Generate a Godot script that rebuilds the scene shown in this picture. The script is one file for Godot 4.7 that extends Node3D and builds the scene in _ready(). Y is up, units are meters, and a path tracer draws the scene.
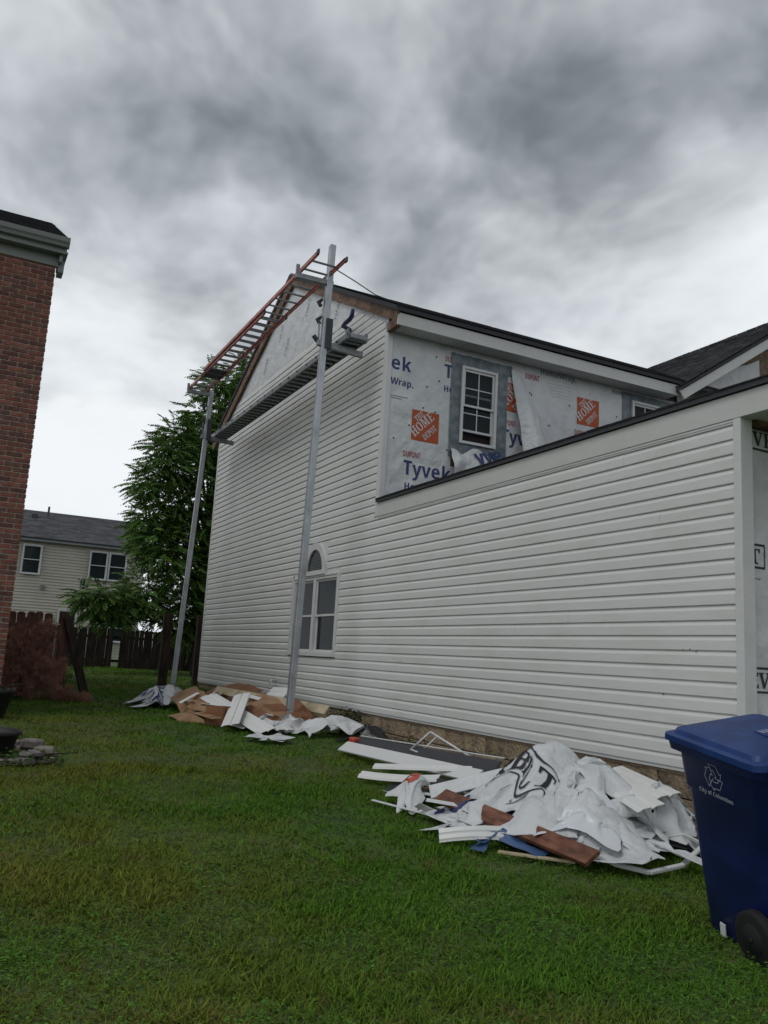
extends Node3D

# ---------------------------------------------------------------- helpers
var taken := {}
var M := {}
var rng := RandomNumberGenerator.new()
var n_a := FastNoiseLite.new()
var n_r := FastNoiseLite.new()
const COURSE := 0.1143
const SKY_AT := Vector2(7.0, -4.0)
const GX := [-90.0, -60.0, -30.0, -24.0, -18.0, -11.0, -7.0, -3.5, 0.0, 2.0, 12.0]
const GY := [0.8, 0.8, 0.76, 0.72, 0.66, 0.53, 0.36, 0.2, 0.05, -0.02, -0.3]

func gh(x: float, z: float) -> float:
	var y: float = GY[0]
	for i in range(GX.size() - 1):
		if x >= GX[i]:
			var t := clampf((x - GX[i]) / (GX[i + 1] - GX[i]), 0.0, 1.0)
			y = lerpf(GY[i], GY[i + 1], t)
	return y + 0.025 * n_a.get_noise_2d(x * 60.0, z * 60.0) + 0.008 * n_a.get_noise_2d(x * 300.0, z * 300.0)

func numbered(called: String) -> String:
	if not taken.has(called):
		taken[called] = 0
		return called
	taken[called] += 1
	return "%s_%03d" % [called, taken[called]]

func mb(smooth := false) -> SurfaceTool:
	var st := SurfaceTool.new()
	st.begin(Mesh.PRIMITIVE_TRIANGLES)
	st.set_smooth_group(0 if smooth else -1)
	return st

func tri(st: SurfaceTool, a: Vector3, b: Vector3, c: Vector3) -> void:
	st.add_vertex(a); st.add_vertex(c); st.add_vertex(b)

# a b c d run counter-clockwise seen from the front
func quad(st: SurfaceTool, a: Vector3, b: Vector3, c: Vector3, d: Vector3) -> void:
	tri(st, a, b, c); tri(st, a, c, d)

func done(st: SurfaceTool) -> ArrayMesh:
	st.generate_normals()
	return st.commit()

func put(mesh: Mesh, called: String, m: Material, parent: Node3D, at := Transform3D.IDENTITY) -> MeshInstance3D:
	var o := MeshInstance3D.new()
	o.mesh = mesh
	o.material_override = m
	o.name = called
	o.transform = at
	parent.add_child(o, true)
	return o

func build(st: SurfaceTool, called: String, m: Material, parent: Node3D) -> MeshInstance3D:
	return put(done(st), called, m, parent)

func tag(o: Node3D, label: String, category: String, group := "") -> void:
	o.set_meta("label", label)
	o.set_meta("category", category)
	if group: o.set_meta("group", group)

func thing(called: String, label: String, category: String, at := Vector3.ZERO, group := "") -> Node3D:
	var o := Node3D.new()
	o.name = numbered(called)
	add_child(o)
	o.position = at
	tag(o, label, category, group)
	return o

func single(st: SurfaceTool, called: String, m: Material, label: String, category: String, group := "") -> MeshInstance3D:
	var o := put(done(st), numbered(called), m, self)
	tag(o, label, category, group)
	return o

# box with chamfered edges, in the frame t
func cbox(st: SurfaceTool, t: Transform3D, size: Vector3, bev := 0.004) -> void:
	var h := size * 0.5
	var b := minf(bev, minf(h.x, minf(h.y, h.z)) * 0.6)
	var ax := [Vector3.RIGHT, Vector3.UP, Vector3.BACK]
	for i in 3:
		for s in [-1.0, 1.0]:
			var n: Vector3 = ax[i] * s
			var u: Vector3 = ax[(i + 1) % 3] * s
			var v: Vector3 = ax[(i + 2) % 3]
			var hn := h[i]; var hu := h[(i + 1) % 3] - b; var hv := h[(i + 2) % 3] - b
			quad(st, t * (n * hn - u * hu - v * hv), t * (n * hn + u * hu - v * hv), t * (n * hn + u * hu + v * hv), t * (n * hn - u * hu + v * hv))
	if b <= 0.0005: return
	for i in 3:
		var j := (i + 1) % 3; var k := (i + 2) % 3
		for s in [-1.0, 1.0]:
			for r in [-1.0, 1.0]:
				var a: Vector3 = ax[i] * (s * h[i]) + ax[j] * (r * (h[j] - b))
				var c: Vector3 = ax[i] * (s * (h[i] - b)) + ax[j] * (r * h[j])
				var e: Vector3 = ax[k] * (h[k] - b)
				if s * r > 0: quad(st, t * (a - e), t * (c - e), t * (c + e), t * (a + e))
				else: quad(st, t * (a + e), t * (c + e), t * (c - e), t * (a - e))
	for sx in [-1.0, 1.0]:
		for sy in [-1.0, 1.0]:
			for sz in [-1.0, 1.0]:
				var a := Vector3(sx * h.x, sy * (h.y - b), sz * (h.z - b))
				var c := Vector3(sx * (h.x - b), sy * h.y, sz * (h.z - b))
				var d := Vector3(sx * (h.x - b), sy * (h.y - b), sz * h.z)
				if sx * sy * sz > 0: tri(st, t * a, t * c, t * d)
				else: tri(st, t * a, t * d, t * c)

func box(st: SurfaceTool, lo: Vector3, hi: Vector3, bev := 0.004) -> void:
	cbox(st, Transform3D(Basis(), (lo + hi) * 0.5), (hi - lo).abs(), bev)

func frame(p0: Vector3, p1: Vector3, up := Vector3.UP) -> Transform3D:
	var x := (p1 - p0).normalized()
	var z := x.cross(up).normalized()
	return Transform3D(Basis(x, z.cross(x), z), (p0 + p1) * 0.5)

# board from p0 to p1: thick along up, wide across
func bar(st: SurfaceTool, p0: Vector3, p1: Vector3, thick: float, wide: float, up := Vector3.UP, bev := 0.003) -> void:
	cbox(st, frame(p0, p1, up), Vector3(p0.distance_to(p1), thick, wide), bev)

func tube(st: SurfaceTool, pts: Array, radii: Array, n := 8) -> void:
	var rings := []
	var ref := Vector3.UP
	for i in pts.size():
		var d: Vector3 = (pts[mini(i + 1, pts.size() - 1)] - pts[maxi(i - 1, 0)]).normalized()
		if absf(d.dot(ref)) > 0.95: ref = Vector3.RIGHT if absf(d.x) < 0.8 else Vector3.BACK
		var u := d.cross(ref).normalized()
		var v := u.cross(d).normalized()
		var ring := []
		for k in n:
			var a := TAU * k / n
			ring.append(pts[i] + (u * cos(a) + v * sin(a)) * radii[i])
		rings.append(ring)
		ref = v
	for i in range(pts.size() - 1):
		for k in n:
			var k2 := (k + 1) % n
			quad(st, rings[i][k], rings[i][k2], rings[i + 1][k2], rings[i + 1][k])
	for k in range(1, n - 1):
		tri(st, rings[0][0], rings[0][k + 1], rings[0][k])
		tri(st, rings[-1][0], rings[-1][k], rings[-1][k + 1])

# profile (2-D points) swept straight from a to b; px and py are the profile's axes
func sweep(st: SurfaceTool, prof: Array, a: Vector3, b: Vector3, px: Vector3, py: Vector3) -> void:
	for i in range(prof.size() - 1):
		var p: Vector3 = px * prof[i].x + py * prof[i].y
		var q: Vector3 = px * prof[i + 1].x + py * prof[i + 1].y
		quad(st, a + p, b + p, b + q, a + q)

# ---------------------------------------------------------------- materials
func noise_img(size: int, freq: float, oct: int, sd: int) -> Image:
	var n := FastNoiseLite.new()
	n.noise_type = FastNoiseLite.TYPE_SIMPLEX_SMOOTH
	n.seed = sd; n.frequency = freq; n.fractal_octaves = oct
	return n.get_seamless_image(size, size)

# colour texture: coarse patches times fine grain, stretched along one axis when wanted
func tint_tex(size: int, cols: Array, coarse: float, fine: float, grain: float, sd: int, stretch := 1) -> ImageTexture:
	var a := noise_img(size, coarse, 4, sd)
	var b := noise_img(size, fine, 3, sd + 7)
	var im := Image.create(size, size, true, Image.FORMAT_RGB8)
	for y in size:
		for x in size:
			var t := a.get_pixel(x, y).r
			var f := b.get_pixel((x / stretch) if stretch > 1 else x, y).r
			var v := clampf((t - 0.2) / 0.6, 0.0, 0.999) * (cols.size() - 1)
			var c: Color = cols[int(v)].lerp(cols[int(v) + 1], v - int(v))
			var k := 1.0 + grain * (f - 0.5) * 2.0
			im.set_pixel(x, y, Color(c.r * k, c.g * k, c.b * k).linear_to_srgb())
	im.generate_mipmaps()
	return ImageTexture.create_from_image(im)

func plain(c: Color, rough := 0.7, metal := 0.0) -> StandardMaterial3D:
	var m := StandardMaterial3D.new()
	m.albedo_color = c.linear_to_srgb()
	m.roughness = rough
	m.metallic = metal
	return m

func textured(tex: Texture2D, scale: Vector3, rough := 0.8, world := true, metal := 0.0) -> StandardMaterial3D:
	var m := StandardMaterial3D.new()
	m.albedo_texture = tex
	m.uv1_triplanar = true
	m.uv1_world_triplanar = world
	m.uv1_scale = scale
	m.roughness = rough
	m.metallic = metal
	return m

func relief(m: StandardMaterial3D, size: int, freq: float, oct: int, sd: int, strength: float) -> void:
	var im := noise_img(size, freq, oct, sd)
	im.bump_map_to_normal_map(strength)
	im.generate_mipmaps()
	m.normal_enabled = true
	m.normal_texture = ImageTexture.create_from_image(im)

func tinted(m: StandardMaterial3D, k: Color) -> StandardMaterial3D:
	var c: StandardMaterial3D = m.duplicate()
	c.albedo_color = k
	return c

func make_materials() -> void:
	var t: Texture2D
	t = tint_tex(512, [Color(.635, .635, .615), Color(.66, .665, .65), Color(.668, .673, .66), Color(.672, .678, .668)], 0.008, 0.08, 0.035, 11, 4)
	M.siding = textured(t, Vector3(.22, .6, .22), 0.42)
	M.trim = textured(t, Vector3(.5, .5, .5), 0.5)
	M.trim.albedo_color = Color(.97, .97, .98)
	M.fascia = textured(t, Vector3(.35, .35, .35), 0.55)
	M.fascia.albedo_color = Color(.93, .93, .925)
	t = tint_tex(512, [Color(.55, .565, .58), Color(.60, .615, .63), Color(.63, .645, .66)], 0.012, 0.05, 0.03, 21)
	M.wrap = textured(t, Vector3(.5, .5, .5), 0.5)
	relief(M.wrap, 512, 0.012, 4, 23, 5.0)
	M.wrap_loose = textured(t, Vector3(.7, .7, .7), 0.5)
	M.wrap_loose.albedo_color = Color(1, 1, 1)
	relief(M.wrap_loose, 512, 0.02, 4, 24, 8.0)
	M.wrap_loose.backlight = Color(.3, .3, .3)
	M.wrap_loose.backlight_enabled = true
	t = tint_tex(256, [Color(.075, .10, .115), Color(.115, .145, .165), Color(.16, .195, .22)], 0.02, 0.1, 0.1, 31)
	M.tape = textured(t, Vector3(1.2, 1.2, 1.2), 0.38)
	t = tint_tex(512, [Color(.10, .056, .037), Color(.155, .09, .058), Color(.21, .128, .084)], 0.01, 0.09, 0.16, 41, 6)
	M.raw_wood = textured(t, Vector3(.8, 1.5, 1.5), 0.75)
	t = tint_tex(512, [Color(.085, .028, .014), Color(.15, .052, .026), Color(.20, .08, .042)], 0.012, 0.08, 0.2, 43, 6)
	M.brown_board = textured(t, Vector3(.8, 2, 2), 0.6, false)
	t = tint_tex(256, [Color(.20, .11, .055), Color(.29, .17, .09), Color(.34, .21, .12)], 0.02, 0.15, 0.1, 45)
	M.cardboard = textured(t, Vector3(1, 1, 1), 0.9)
	t = tint_tex(256, [Color(.15, .06, .03), Color(.20, .085, .04), Color(.24, .11, .055)], 0.02, 0.15, 0.1, 46)
	M.cardboard_wet = textured(t, Vector3(1, 1, 1), 0.85)
	t = tint_tex(256, [Color(.30, .24, .15), Color(.42, .35, .23), Color(.48, .41, .28)], 0.01, 0.1, 0.14, 47, 5)
	M.tan_board = textured(t, Vector3(1, 2, 2), 0.7, false)
	t = tint_tex(512, [Color(.06, .026, .017), Color(.105, .043, .028), Color(.14, .062, .04)], 0.014, 0.06, 0.25, 51, 1)
	M.fence_red = textured(t, Vector3(1.4, .35, 1.4), 0.85)
	t = tint_tex(256, [Color(.016, .011, .009), Color(.03, .02, .016), Color(.045, .032, .025)], 0.02, 0.08, 0.25, 53)
	M.fence_dark = textured(t, Vector3(1.2, .3, 1.2), 0.9)
	M.post_brown = textured(t, Vector3(1, .4, 1), 0.9)
	M.post_brown.albedo_color = Color(1.0, .95, .9)
	# brick and block
	for i in 5:
		var k: Color = [Color(.165, .06, .043), Color(.195, .07, .05), Color(.115, .048, .04), Color(.225, .086, .06), Color(.14, .066, .054)][i]
		t = tint_tex(128, [k * .75, k, k * 1.2], 0.03, 0.2, 0.22, 60 + i)
		M["brick%d" % i] = textured(t, Vector3(2.2, 2.2, 2.2), 0.9)
	t = tint_tex(256, [Color(.30, .26, .21), Color(.42, .37, .31), Color(.47, .42, .35)], 0.03, 0.2, 0.2, 66)
	M.mortar = textured(t, Vector3(1.5, 1.5, 1.5), 0.95)
	for i in 3:
		var k: Color = [Color(.27, .205, .135), Color(.30, .23, .155), Color(.235, .18, .122)][i]
		t = tint_tex(256, [k * .6, k, k * 1.12], 0.012, 0.14, 0.2, 70 + i)
		M["block%d" % i] = textured(t, Vector3(.8, .8, .8), 0.95)
		relief(M["block%d" % i], 256, 0.09, 3, 75, 3.0)
	M.block_joint = plain(Color(.115, .088, .06), 0.95)
	# roofs
	M.shingle = plain(Color(1, 1, 1), 0.95)
	M.shingle.vertex_color_use_as_albedo = true
	t = tint_tex(512, [Color(.75, .75, .78), Color(.9, .9, .92), Color(1, 1, 1)], 0.02, 0.25, 0.35, 81)
	M.shingle.albedo_texture = t
	M.shingle.uv1_triplanar = true; M.shingle.uv1_world_triplanar = true; M.shingle.uv1_scale = Vector3(1.5, 1.5, 1.5)
	M.roof_edge = textured(t, Vector3(2, 2, 2), 0.9)
	M.roof_edge.albedo_color = Color(.25, .255, .275)
	# metals and plastics
	t = tint_tex(256, [Color(.42, .43, .44), Color(.52, .53, .54), Color(.57, .58, .59)], 0.015, 0.1, 0.08, 91)
	M.alu = textured(t, Vector3(1, .5, 1), 0.45, false, 0.7)
	M.alu.albedo_color = Color(.88, .89, .91)
	M.alu_worn = textured(t, Vector3(2, 2, 2), 0.5, false, 0.6)
	M.alu_worn.albedo_color = Color(.74, .75, .76)
	M.fiberglass = textured(tint_tex(256, [Color(.30, .075, .062), Color(.42, .12, .10), Color(.46, .16, .14)], 0.02, 0.1, 0.1, 93), Vector3(1, 1, 1), 0.5, false)
	M.jack = plain(Color(.035, .037, .045), 0.55)
	M.rail_grey = plain(Color(.20, .22, .23), 0.5, 0.2)
	M.blue_hook = plain(Color(.02, .025, .10), 0.5)
	M.rope = plain(Color(.03, .03, .035), 0.9)
	t = tint_tex(512, [Color(.0045, .010, .075), Color(.006, .0135, .095), Color(.0075, .0165, .11)], 0.008, 0.12, 0.07, 95)
	M.bin = textured(t, Vector3(1, 1, 1), 0.42, false)
	relief(M.bin, 256, 0.2, 2, 96, 0.15)
	M.lid = textured(tint_tex(512, [Color(.006, .027, .125), Color(.008, .036, .16), Color(.010, .044, .18)], 0.008, 0.12, 0.1, 97), Vector3(1, 1, 1), 0.45, false)
	relief(M.lid, 256, 0.2, 2, 98, 0.2)
	M.tyre = plain(Color(.006, .006, .007), 0.8)
	M.white_paint = plain(Color(.62, .63, .64), 0.6)
	M.white_print = plain(Color(.35, .38, .45), 0.6)
	M.glass = plain(Color(.016, .026, .03), 0.04)
	M.glass.transparency = BaseMaterial3D.TRANSPARENCY_ALPHA
	M.glass.albedo_color.a = 0.55
	M.glass.metallic_specular = 0.2
	M.screen = plain(Color(.04, .045, .05), 0.6)
	M.screen.transparency = BaseMaterial3D.TRANSPARENCY_ALPHA
	M.screen.albedo_color.a = 0.55
	M.interior = plain(Color(.03, .034, .038), 0.9)
	M.blind = plain(Color(.06, .075, .078), 0.9)
	M.blue_curtain = plain(Color(.026, .04, .06), 0.9)
	M.brown_curtain = plain(Color(.022, .012, .013), 0.9)
	# print
	M.blue_print = plain(Color(.028, .042, .15), 0.6)
	M.red_print = plain(Color(.33, .04, .035), 0.6)
	M.orange_print = plain(Color(.42, .072, .012), 0.6)
	M.black_print = plain(Color(.012, .012, .02), 0.6)
	M.green_print = plain(Color(.012, .03, .022), 0.6)
	M.grey_print = plain(Color(.20, .215, .23), 0.6)
	M.slate_print = plain(Color(.11, .13, .19), 0.6)
	M.orange_plastic = plain(Color(.45, .07, .04), 0.5)
	# ground things
	t = tint_tex(512, [Color(.04, .066, .016), Color(.06, .092, .022), Color(.085, .10, .032)], 0.01, 0.15, 0.35, 101)
	M.ground = textured(t, Vector3(.25, .25, .25), 0.95)
	M.grass = plain(Color(1, 1, 1), 0.8)
	M.grass.metallic_specular = 0.1
	M.grass.vertex_color_use_as_albedo = true
	M.grass.backlight_enabled = true
	M.grass.backlight = Color(.5, .5, .5)
	M.leaf = plain(Color(1, 1, 1), 0.75)
	M.leaf.metallic_specular = 0.25
	M.leaf.vertex_color_use_as_albedo = true
	M.leaf.backlight_enabled = true
	M.leaf.backlight = Color(.5, .5, .5)
	M.plume = plain(Color(1, 1, 1), 0.95)
	M.plume.vertex_color_use_as_albedo = true
	M.plume.backlight_enabled = true
	M.plume.backlight = Color(.5, .5, .5)
	M.bark = textured(tint_tex(256, [Color(.02, .016, .012), Color(.045, .036, .028), Color(.065, .055, .042)], 0.03, 0.15, 0.3, 105), Vector3(2, .6, 2), 0.95)
	for i in 3:
		var k: Color = [Color(.20, .18, .165), Color(.16, .14, .13), Color(.22, .19, .165)][i]
		t = tint_tex(128, [k * .6, k, k * 1.15], 0.03, 0.2, 0.25, 110 + i)
		M["stone%d" % i] = textured(t, Vector3(2, 2, 2), 0.95)
	M.pot = plain(Color(.010, .010, .011), 0.6)
	M.soil = textured(tint_tex(128, [Color(.012, .009, .007), Color(.025, .018, .013), Color(.035, .026, .018)], 0.05, 0.2, 0.4, 115), Vector3(3, 3, 3), 0.98)
	M.beige = textured(tint_tex(256, [Color(.47, .44, .38), Color(.51, .48, .42), Color(.53, .50, .44)], 0.01, 0.1, 0.05, 117), Vector3(.3, .5, .3), 0.6)
	M.black_bag = plain(Color(.006, .006, .008), 0.35)
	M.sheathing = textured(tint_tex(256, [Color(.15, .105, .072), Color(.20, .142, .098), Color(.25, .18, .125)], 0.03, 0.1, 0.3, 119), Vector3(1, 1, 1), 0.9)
	M.clear_film = plain(Color(.62, .65, .68), 0.3)
	M.tarp_blue = plain(Color(.05, .10, .22), 0.45)
	M.gutter = plain(Color(.18, .20, .19), 0.5)

# ---------------------------------------------------------------- lettering
func font(serif: bool, bold: bool) -> Font:
	var f := SystemFont.new()
	f.font_names = PackedStringArray(["Droid Serif" if serif else "Droid Sans"])
	f.font_weight = 700 if bold else 400
	return f

# print text on the surface that place(u, v) describes; lower left corner u0, v0, wide across, turned by turn
func print_text(place: Callable, text: String, serif: bool, bold: bool, u0: float, v0: float, wide: float, m: Material, parent: Node3D, called: String, turn := 0.0, cut_u := 1e9, tall := 0.0, step := 0.04, least_u := -1e9) -> void:
	var tm := TextMesh.new()
	tm.text = text
	tm.font = font(serif, bold)
	tm.font_size = 48
	tm.pixel_size = 0.01
	tm.depth = 0.0
	tm.curve_step = 2.0
	var arr := tm.surface_get_arrays(0)
	var vs: PackedVector3Array = arr[Mesh.ARRAY_VERTEX]
	var ix = arr[Mesh.ARRAY_INDEX]
	if ix == null or ix.size() == 0:
		ix = PackedInt32Array(range(vs.size()))
	var lo := Vector3(1e9, 1e9, 0); var hi := Vector3(-1e9, -1e9, 0)
	for v in vs:
		lo.x = minf(lo.x, v.x); lo.y = minf(lo.y, v.y); hi.x = maxf(hi.x, v.x); hi.y = maxf(hi.y, v.y)
	var k := wide / (hi.x - lo.x)
	var ky := k if tall == 0.0 else tall / (hi.y - lo.y)
	var st := mb(true)
	var cs := cos(turn); var sn := sin(turn)
	var todo := []
	for i in range(0, ix.size(), 3):
		var p := []
		for j in 3:
			var v: Vector3 = vs[ix[i + j]]
			p.append(Vector2((v.x - lo.x) * k, (v.y - lo.y) * ky))
		todo.append(p)
	while todo.size() > 0:
		var p: Array = todo.pop_back()
		var e := 0
		var best := 0.0
		for j in 3:
			var l: float = p[j].distance_to(p[(j + 1) % 3])
			if l > best: best = l; e = j
		if best > step:
			var mid: Vector2 = (p[e] + p[(e + 1) % 3]) * 0.5
			todo.append([p[e], mid, p[(e + 2) % 3]])
			todo.append([mid, p[(e + 1) % 3], p[(e + 2) % 3]])
			continue
		var q := []
		var skip := false
		for j in 3:
			var w := Vector2(u0 + p[j].x * cs - p[j].y * sn, v0 + p[j].x * sn + p[j].y * cs)
			if w.x > cut_u or w.x < least_u: skip = true
			q.append(place.call(w.x, w.y))
		if skip: continue
		st.add_vertex(q[0]); st.add_vertex(q[1]); st.add_vertex(q[2])
	build(st, called, m, parent)

# flat printed rectangle on the same kind of surface
func print_rect(place: Callable, u0: float, v0: float, u1: float, v1: float, m: Material, parent: Node3D, called: String, turn := 0.0, step := 0.04) -> void:
	var st := mb(true)
	var nu := maxi(1, int(ceil((u1 - u0) / step))); var nv := maxi(1, int(ceil((v1 - v0) / step)))
	var cs := cos(turn); var sn := sin(turn)
	var f := func(i, j):
		var a: float = (u1 - u0) * i / nu; var b: float = (v1 - v0) * j / nv
		return place.call(u0 + a * cs - b * sn, v0 + a * sn + b * cs)
	for i in nu:
		for j in nv:
			quad(st, f.call(i, j), f.call(i + 1, j), f.call(i + 1, j + 1), f.call(i, j + 1))
	build(st, called, m, parent)

# ---------------------------------------------------------------- roofs
# shingled slope: o lower left corner seen from outside, along the eave, up the slope
func shingles(o: Vector3, along: Vector3, up: Vector3, length: float, rise: float, parent: Node3D, called: String, row := 0.14, tab := 0.3, tone := 0.045) -> MeshInstance3D:
	var st := SurfaceTool.new()
	st.begin(Mesh.PRIMITIVE_TRIANGLES)
	st.set_smooth_group(-1)
	var n := along.cross(up).normalized()
	var r := 0.0
	var k := 0
	while r < rise:
		var r1 := minf(r + row, rise)
		var s := -tab * 0.5 * float(k % 2) - rng.randf() * 0.1
		while s < length:
			var s0 := maxf(s, 0.0); var s1 := minf(s + tab - 0.006, length)
			s += tab
			if s1 <= s0: continue
			var c := tone * rng.randf_range(0.65, 1.35)
			st.set_color(Color(c, c * 1.01, c * 1.1))
			var lift := n * rng.randf_range(0.012, 0.018)
			var a := o + along * s0 + up * r + lift; var b := o + along * s1 + up * r + lift
			var d := o + along * s0 + up * r1 + n * 0.004; var e := o + along * s1 + up * r1 + n * 0.004
			quad(st, a, b, e, d)
			quad(st, a - lift, b - lift, b, a)
		r += row
		k += 1
	var m := build(st, called, M.shingle, parent)
	m.set_meta("kind", "stuff")
	return m

func slab(st: SurfaceTool, p: Array, down: Vector3) -> void:
	# p: four corners counter-clockwise from above, thickness along down
	quad(st, p[0], p[1], p[2], p[3])
	quad(st, p[3] + down, p[2] + down, p[1] + down, p[0] + down)
	for i in 4:
		var j := (i + 1) % 4
		quad(st, p[i] + down, p[j] + down, p[j], p[i])

# ---------------------------------------------------------------- the main house
const SB := 0.814            # bottom of the siding
const XL := -19.1            # far corner
const XG := -10.5            # corner between the gable end and the upper front wall
const XF := -4.4             # corner of the low front wing

func rake_right(y: float) -> float: return -10.40 - maxf(y - 6.27, 0.0) / 0.5
func rake_left(y: float) -> float: return -19.2 + maxf(y - 6.27, 0.0) / 0.5

func siding_run(parent: Node3D, y0: float, y1: float, x0: float, x1: float, odd: int, cut := false) -> void:
	# one course, in lengths as they come from the box
	var h := y1 - y0
	var prof := [[0.0, 0.001], [0.0, 0.0195], [0.004, 0.0215], [h * 0.64, 0.0210], [h * 0.68, 0.0200], [h + 0.004, 0.0015]]
	var x := x0
	var first := true
	while x < x1 - 0.001:
		var l := 3.66
		if first: l = [1.3, 2.9, 2.1, 3.4, 0.8][odd % 5] + 0.35 * ((odd * 7) % 3)
		first = false
		var xe := minf(x + l, x1)
		if x1 - xe < 0.5: xe = x1
		var st := mb(false)
		var n := maxi(1, int((xe - x) / 0.6))
		var off := 0.0012 * ((odd + int(x * 3.0)) & 1)
		for i in n:
			for j in range(prof.size() - 1):
				var c := []
				for q in [[i, j], [i + 1, j], [i + 1, j + 1], [i, j + 1]]:
					var py: float = prof[q[1]][0]
					var a := x; var b := xe
					if cut:
						a = maxf(a, rake_left(y0 + py)); b = minf(b, rake_right(y0 + py))
						if b < a: b = a
					var px := lerpf(a, b, float(q[0]) / n)
					var w := 0.0006 * n_a.get_noise_2d(px * 90.0, (y0 + py) * 25.0)
					c.append(Vector3(px, y0 + py, prof[q[1]][1] + w + off))
				quad(st, c[0], c[1], c[2], c[3])
		build(st, "siding_board", M.siding, parent)
		x = xe

func double_hung(parent: Node3D, t: Transform3D, w: float, h: float, muntins: bool, fm: Material, upper: Material, lower: Material, open := 0.0, called := "window") -> Node3D:
	# window in a wall: t at the middle of the opening's bottom, x to the right, y up, z out
	var o := Node3D.new()
	o.name = called
	parent.add_child(o, true)
	o.transform = t
	var fw := 0.042
	var st := mb()
	box(st, Vector3(-w / 2, 0, -0.07), Vector3(-w / 2 + fw, h, 0.03))
	box(st, Vector3(w / 2 - fw, 0, -0.07), Vector3(w / 2, h, 0.03))
	box(st, Vector3(-w / 2 + fw, h - fw, -0.07), Vector3(w / 2 - fw, h, 0.028))
	box(st, Vector3(-w / 2 + fw, 0, -0.07), Vector3(w / 2 - fw, fw, 0.036))
	build(st, "frame", fm, o)
	for s in 2:
		var y0: float = h * 0.5 - 0.02 if s == 1 else fw + open
		var y1: float = h - fw if s == 1 else h * 0.5 + 0.02 + open
		var z := -0.012 if s == 1 else -0.04
		var iw := w / 2 - fw
		st = mb()
		var r := 0.034
		box(st, Vector3(-iw, y0, z - 0.013), Vector3(-iw + r, y1, z + 0.013), 0.003)
		box(st, Vector3(iw - r, y0, z - 0.013), Vector3(iw, y1, z + 0.013), 0.003)
		box(st, Vector3(-iw + r, y0, z - 0.012), Vector3(iw - r, y0 + r, z + 0.014), 0.003)
		box(st, Vector3(-iw + r, y1 - r, z - 0.012), Vector3(iw - r, y1, z + 0.014), 0.003)
		build(st, "sash", fm, o)
		st = mb()
		quad(st, Vector3(-iw + r, y0 + r, z), Vector3(iw - r, y0 + r, z), Vector3(iw - r, y1 - r, z), Vector3(-iw + r, y1 - r, z))
		build(st, "pane", M.glass, o)
		if muntins:
			st = mb()
			box(st, Vector3(-0.008, y0 + r, z - 0.006), Vector3(0.008, y1 - r, z + 0.007), 0.002)
			box(st, Vector3(-iw + r, (y0 + y1) / 2 - 0.008, z - 0.005), Vector3(iw - r, (y0 + y1) / 2 + 0.008, z + 0.006), 0.002)
			build(st, "muntin", fm, o)
		st = mb()
		quad(st, Vector3(-iw, y0, -0.11), Vector3(iw, y0, -0.11), Vector3(iw, y1, -0.11), Vector3(-iw, y1, -0.11))
		build(st, "curtain", upper if s == 1 else lower, o)
	if open > 0.0:
		st = mb()
		quad(st, Vector3(-w / 2, 0, -0.12), Vector3(w / 2, 0, -0.12), Vector3(w / 2, open + fw, -0.12), Vector3(-w / 2, open + fw, -0.12))
		build(st, "curtain", M.brown_curtain, o)
	return o

func wall_with_holes(st: SurfaceTool, place: Callable, u0: float, v0: float, u1: float, v1: float, holes: Array, thick: float) -> void:
	# rectangles left over round the holes; holes do not overlap in u
	var cuts := [u0]
	holes.sort_custom(func(a, b): return a[0] < b[0])
	for hl in holes: cuts.append(hl[0]); cuts.append(hl[2])
	cuts.append(u1)
	for i in range(cuts.size() - 1):
		if cuts[i + 1] - cuts[i] < 0.001: continue
		var spans := [[v0, v1]]
		if i % 2 == 1:
			var hl: Array = holes[(i - 1) / 2]
			spans = [[v0, hl[1]], [hl[3], v1]]
		for s in spans:
			if s[1] - s[0] < 0.001: continue
			var c := []
			for d in [0.0, -thick]:
				for q in [[cuts[i], s[0]], [cuts[i + 1], s[0]], [cuts[i + 1], s[1]], [cuts[i], s[1]]]:
					c.append(place.call(q[0], q[1], d))
			quad(st, c[0], c[1], c[2], c[3]); quad(st, c[7], c[6], c[5], c[4])
			for k in 4:
				var k2 := (k + 1) % 4
				quad(st, c[4 + k], c[4 + k2], c[k2], c[k])

func wrap_x(y: float, z: float) -> float:
	# how far the wrap on the upper front wall stands off the sheathing
	var w := 0.008 + 0.006 * n_a.get_noise_2d(y * 70.0 + 400.0, z * 70.0)
	w += 0.010 * pow(clampf(1.0 - absf(n_r.get_noise_2d(y * 38.0 + z * 22.0, z * 30.0 - 90.0)) * 3.0, 0.0, 1.0), 2.0)
	return w

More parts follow.
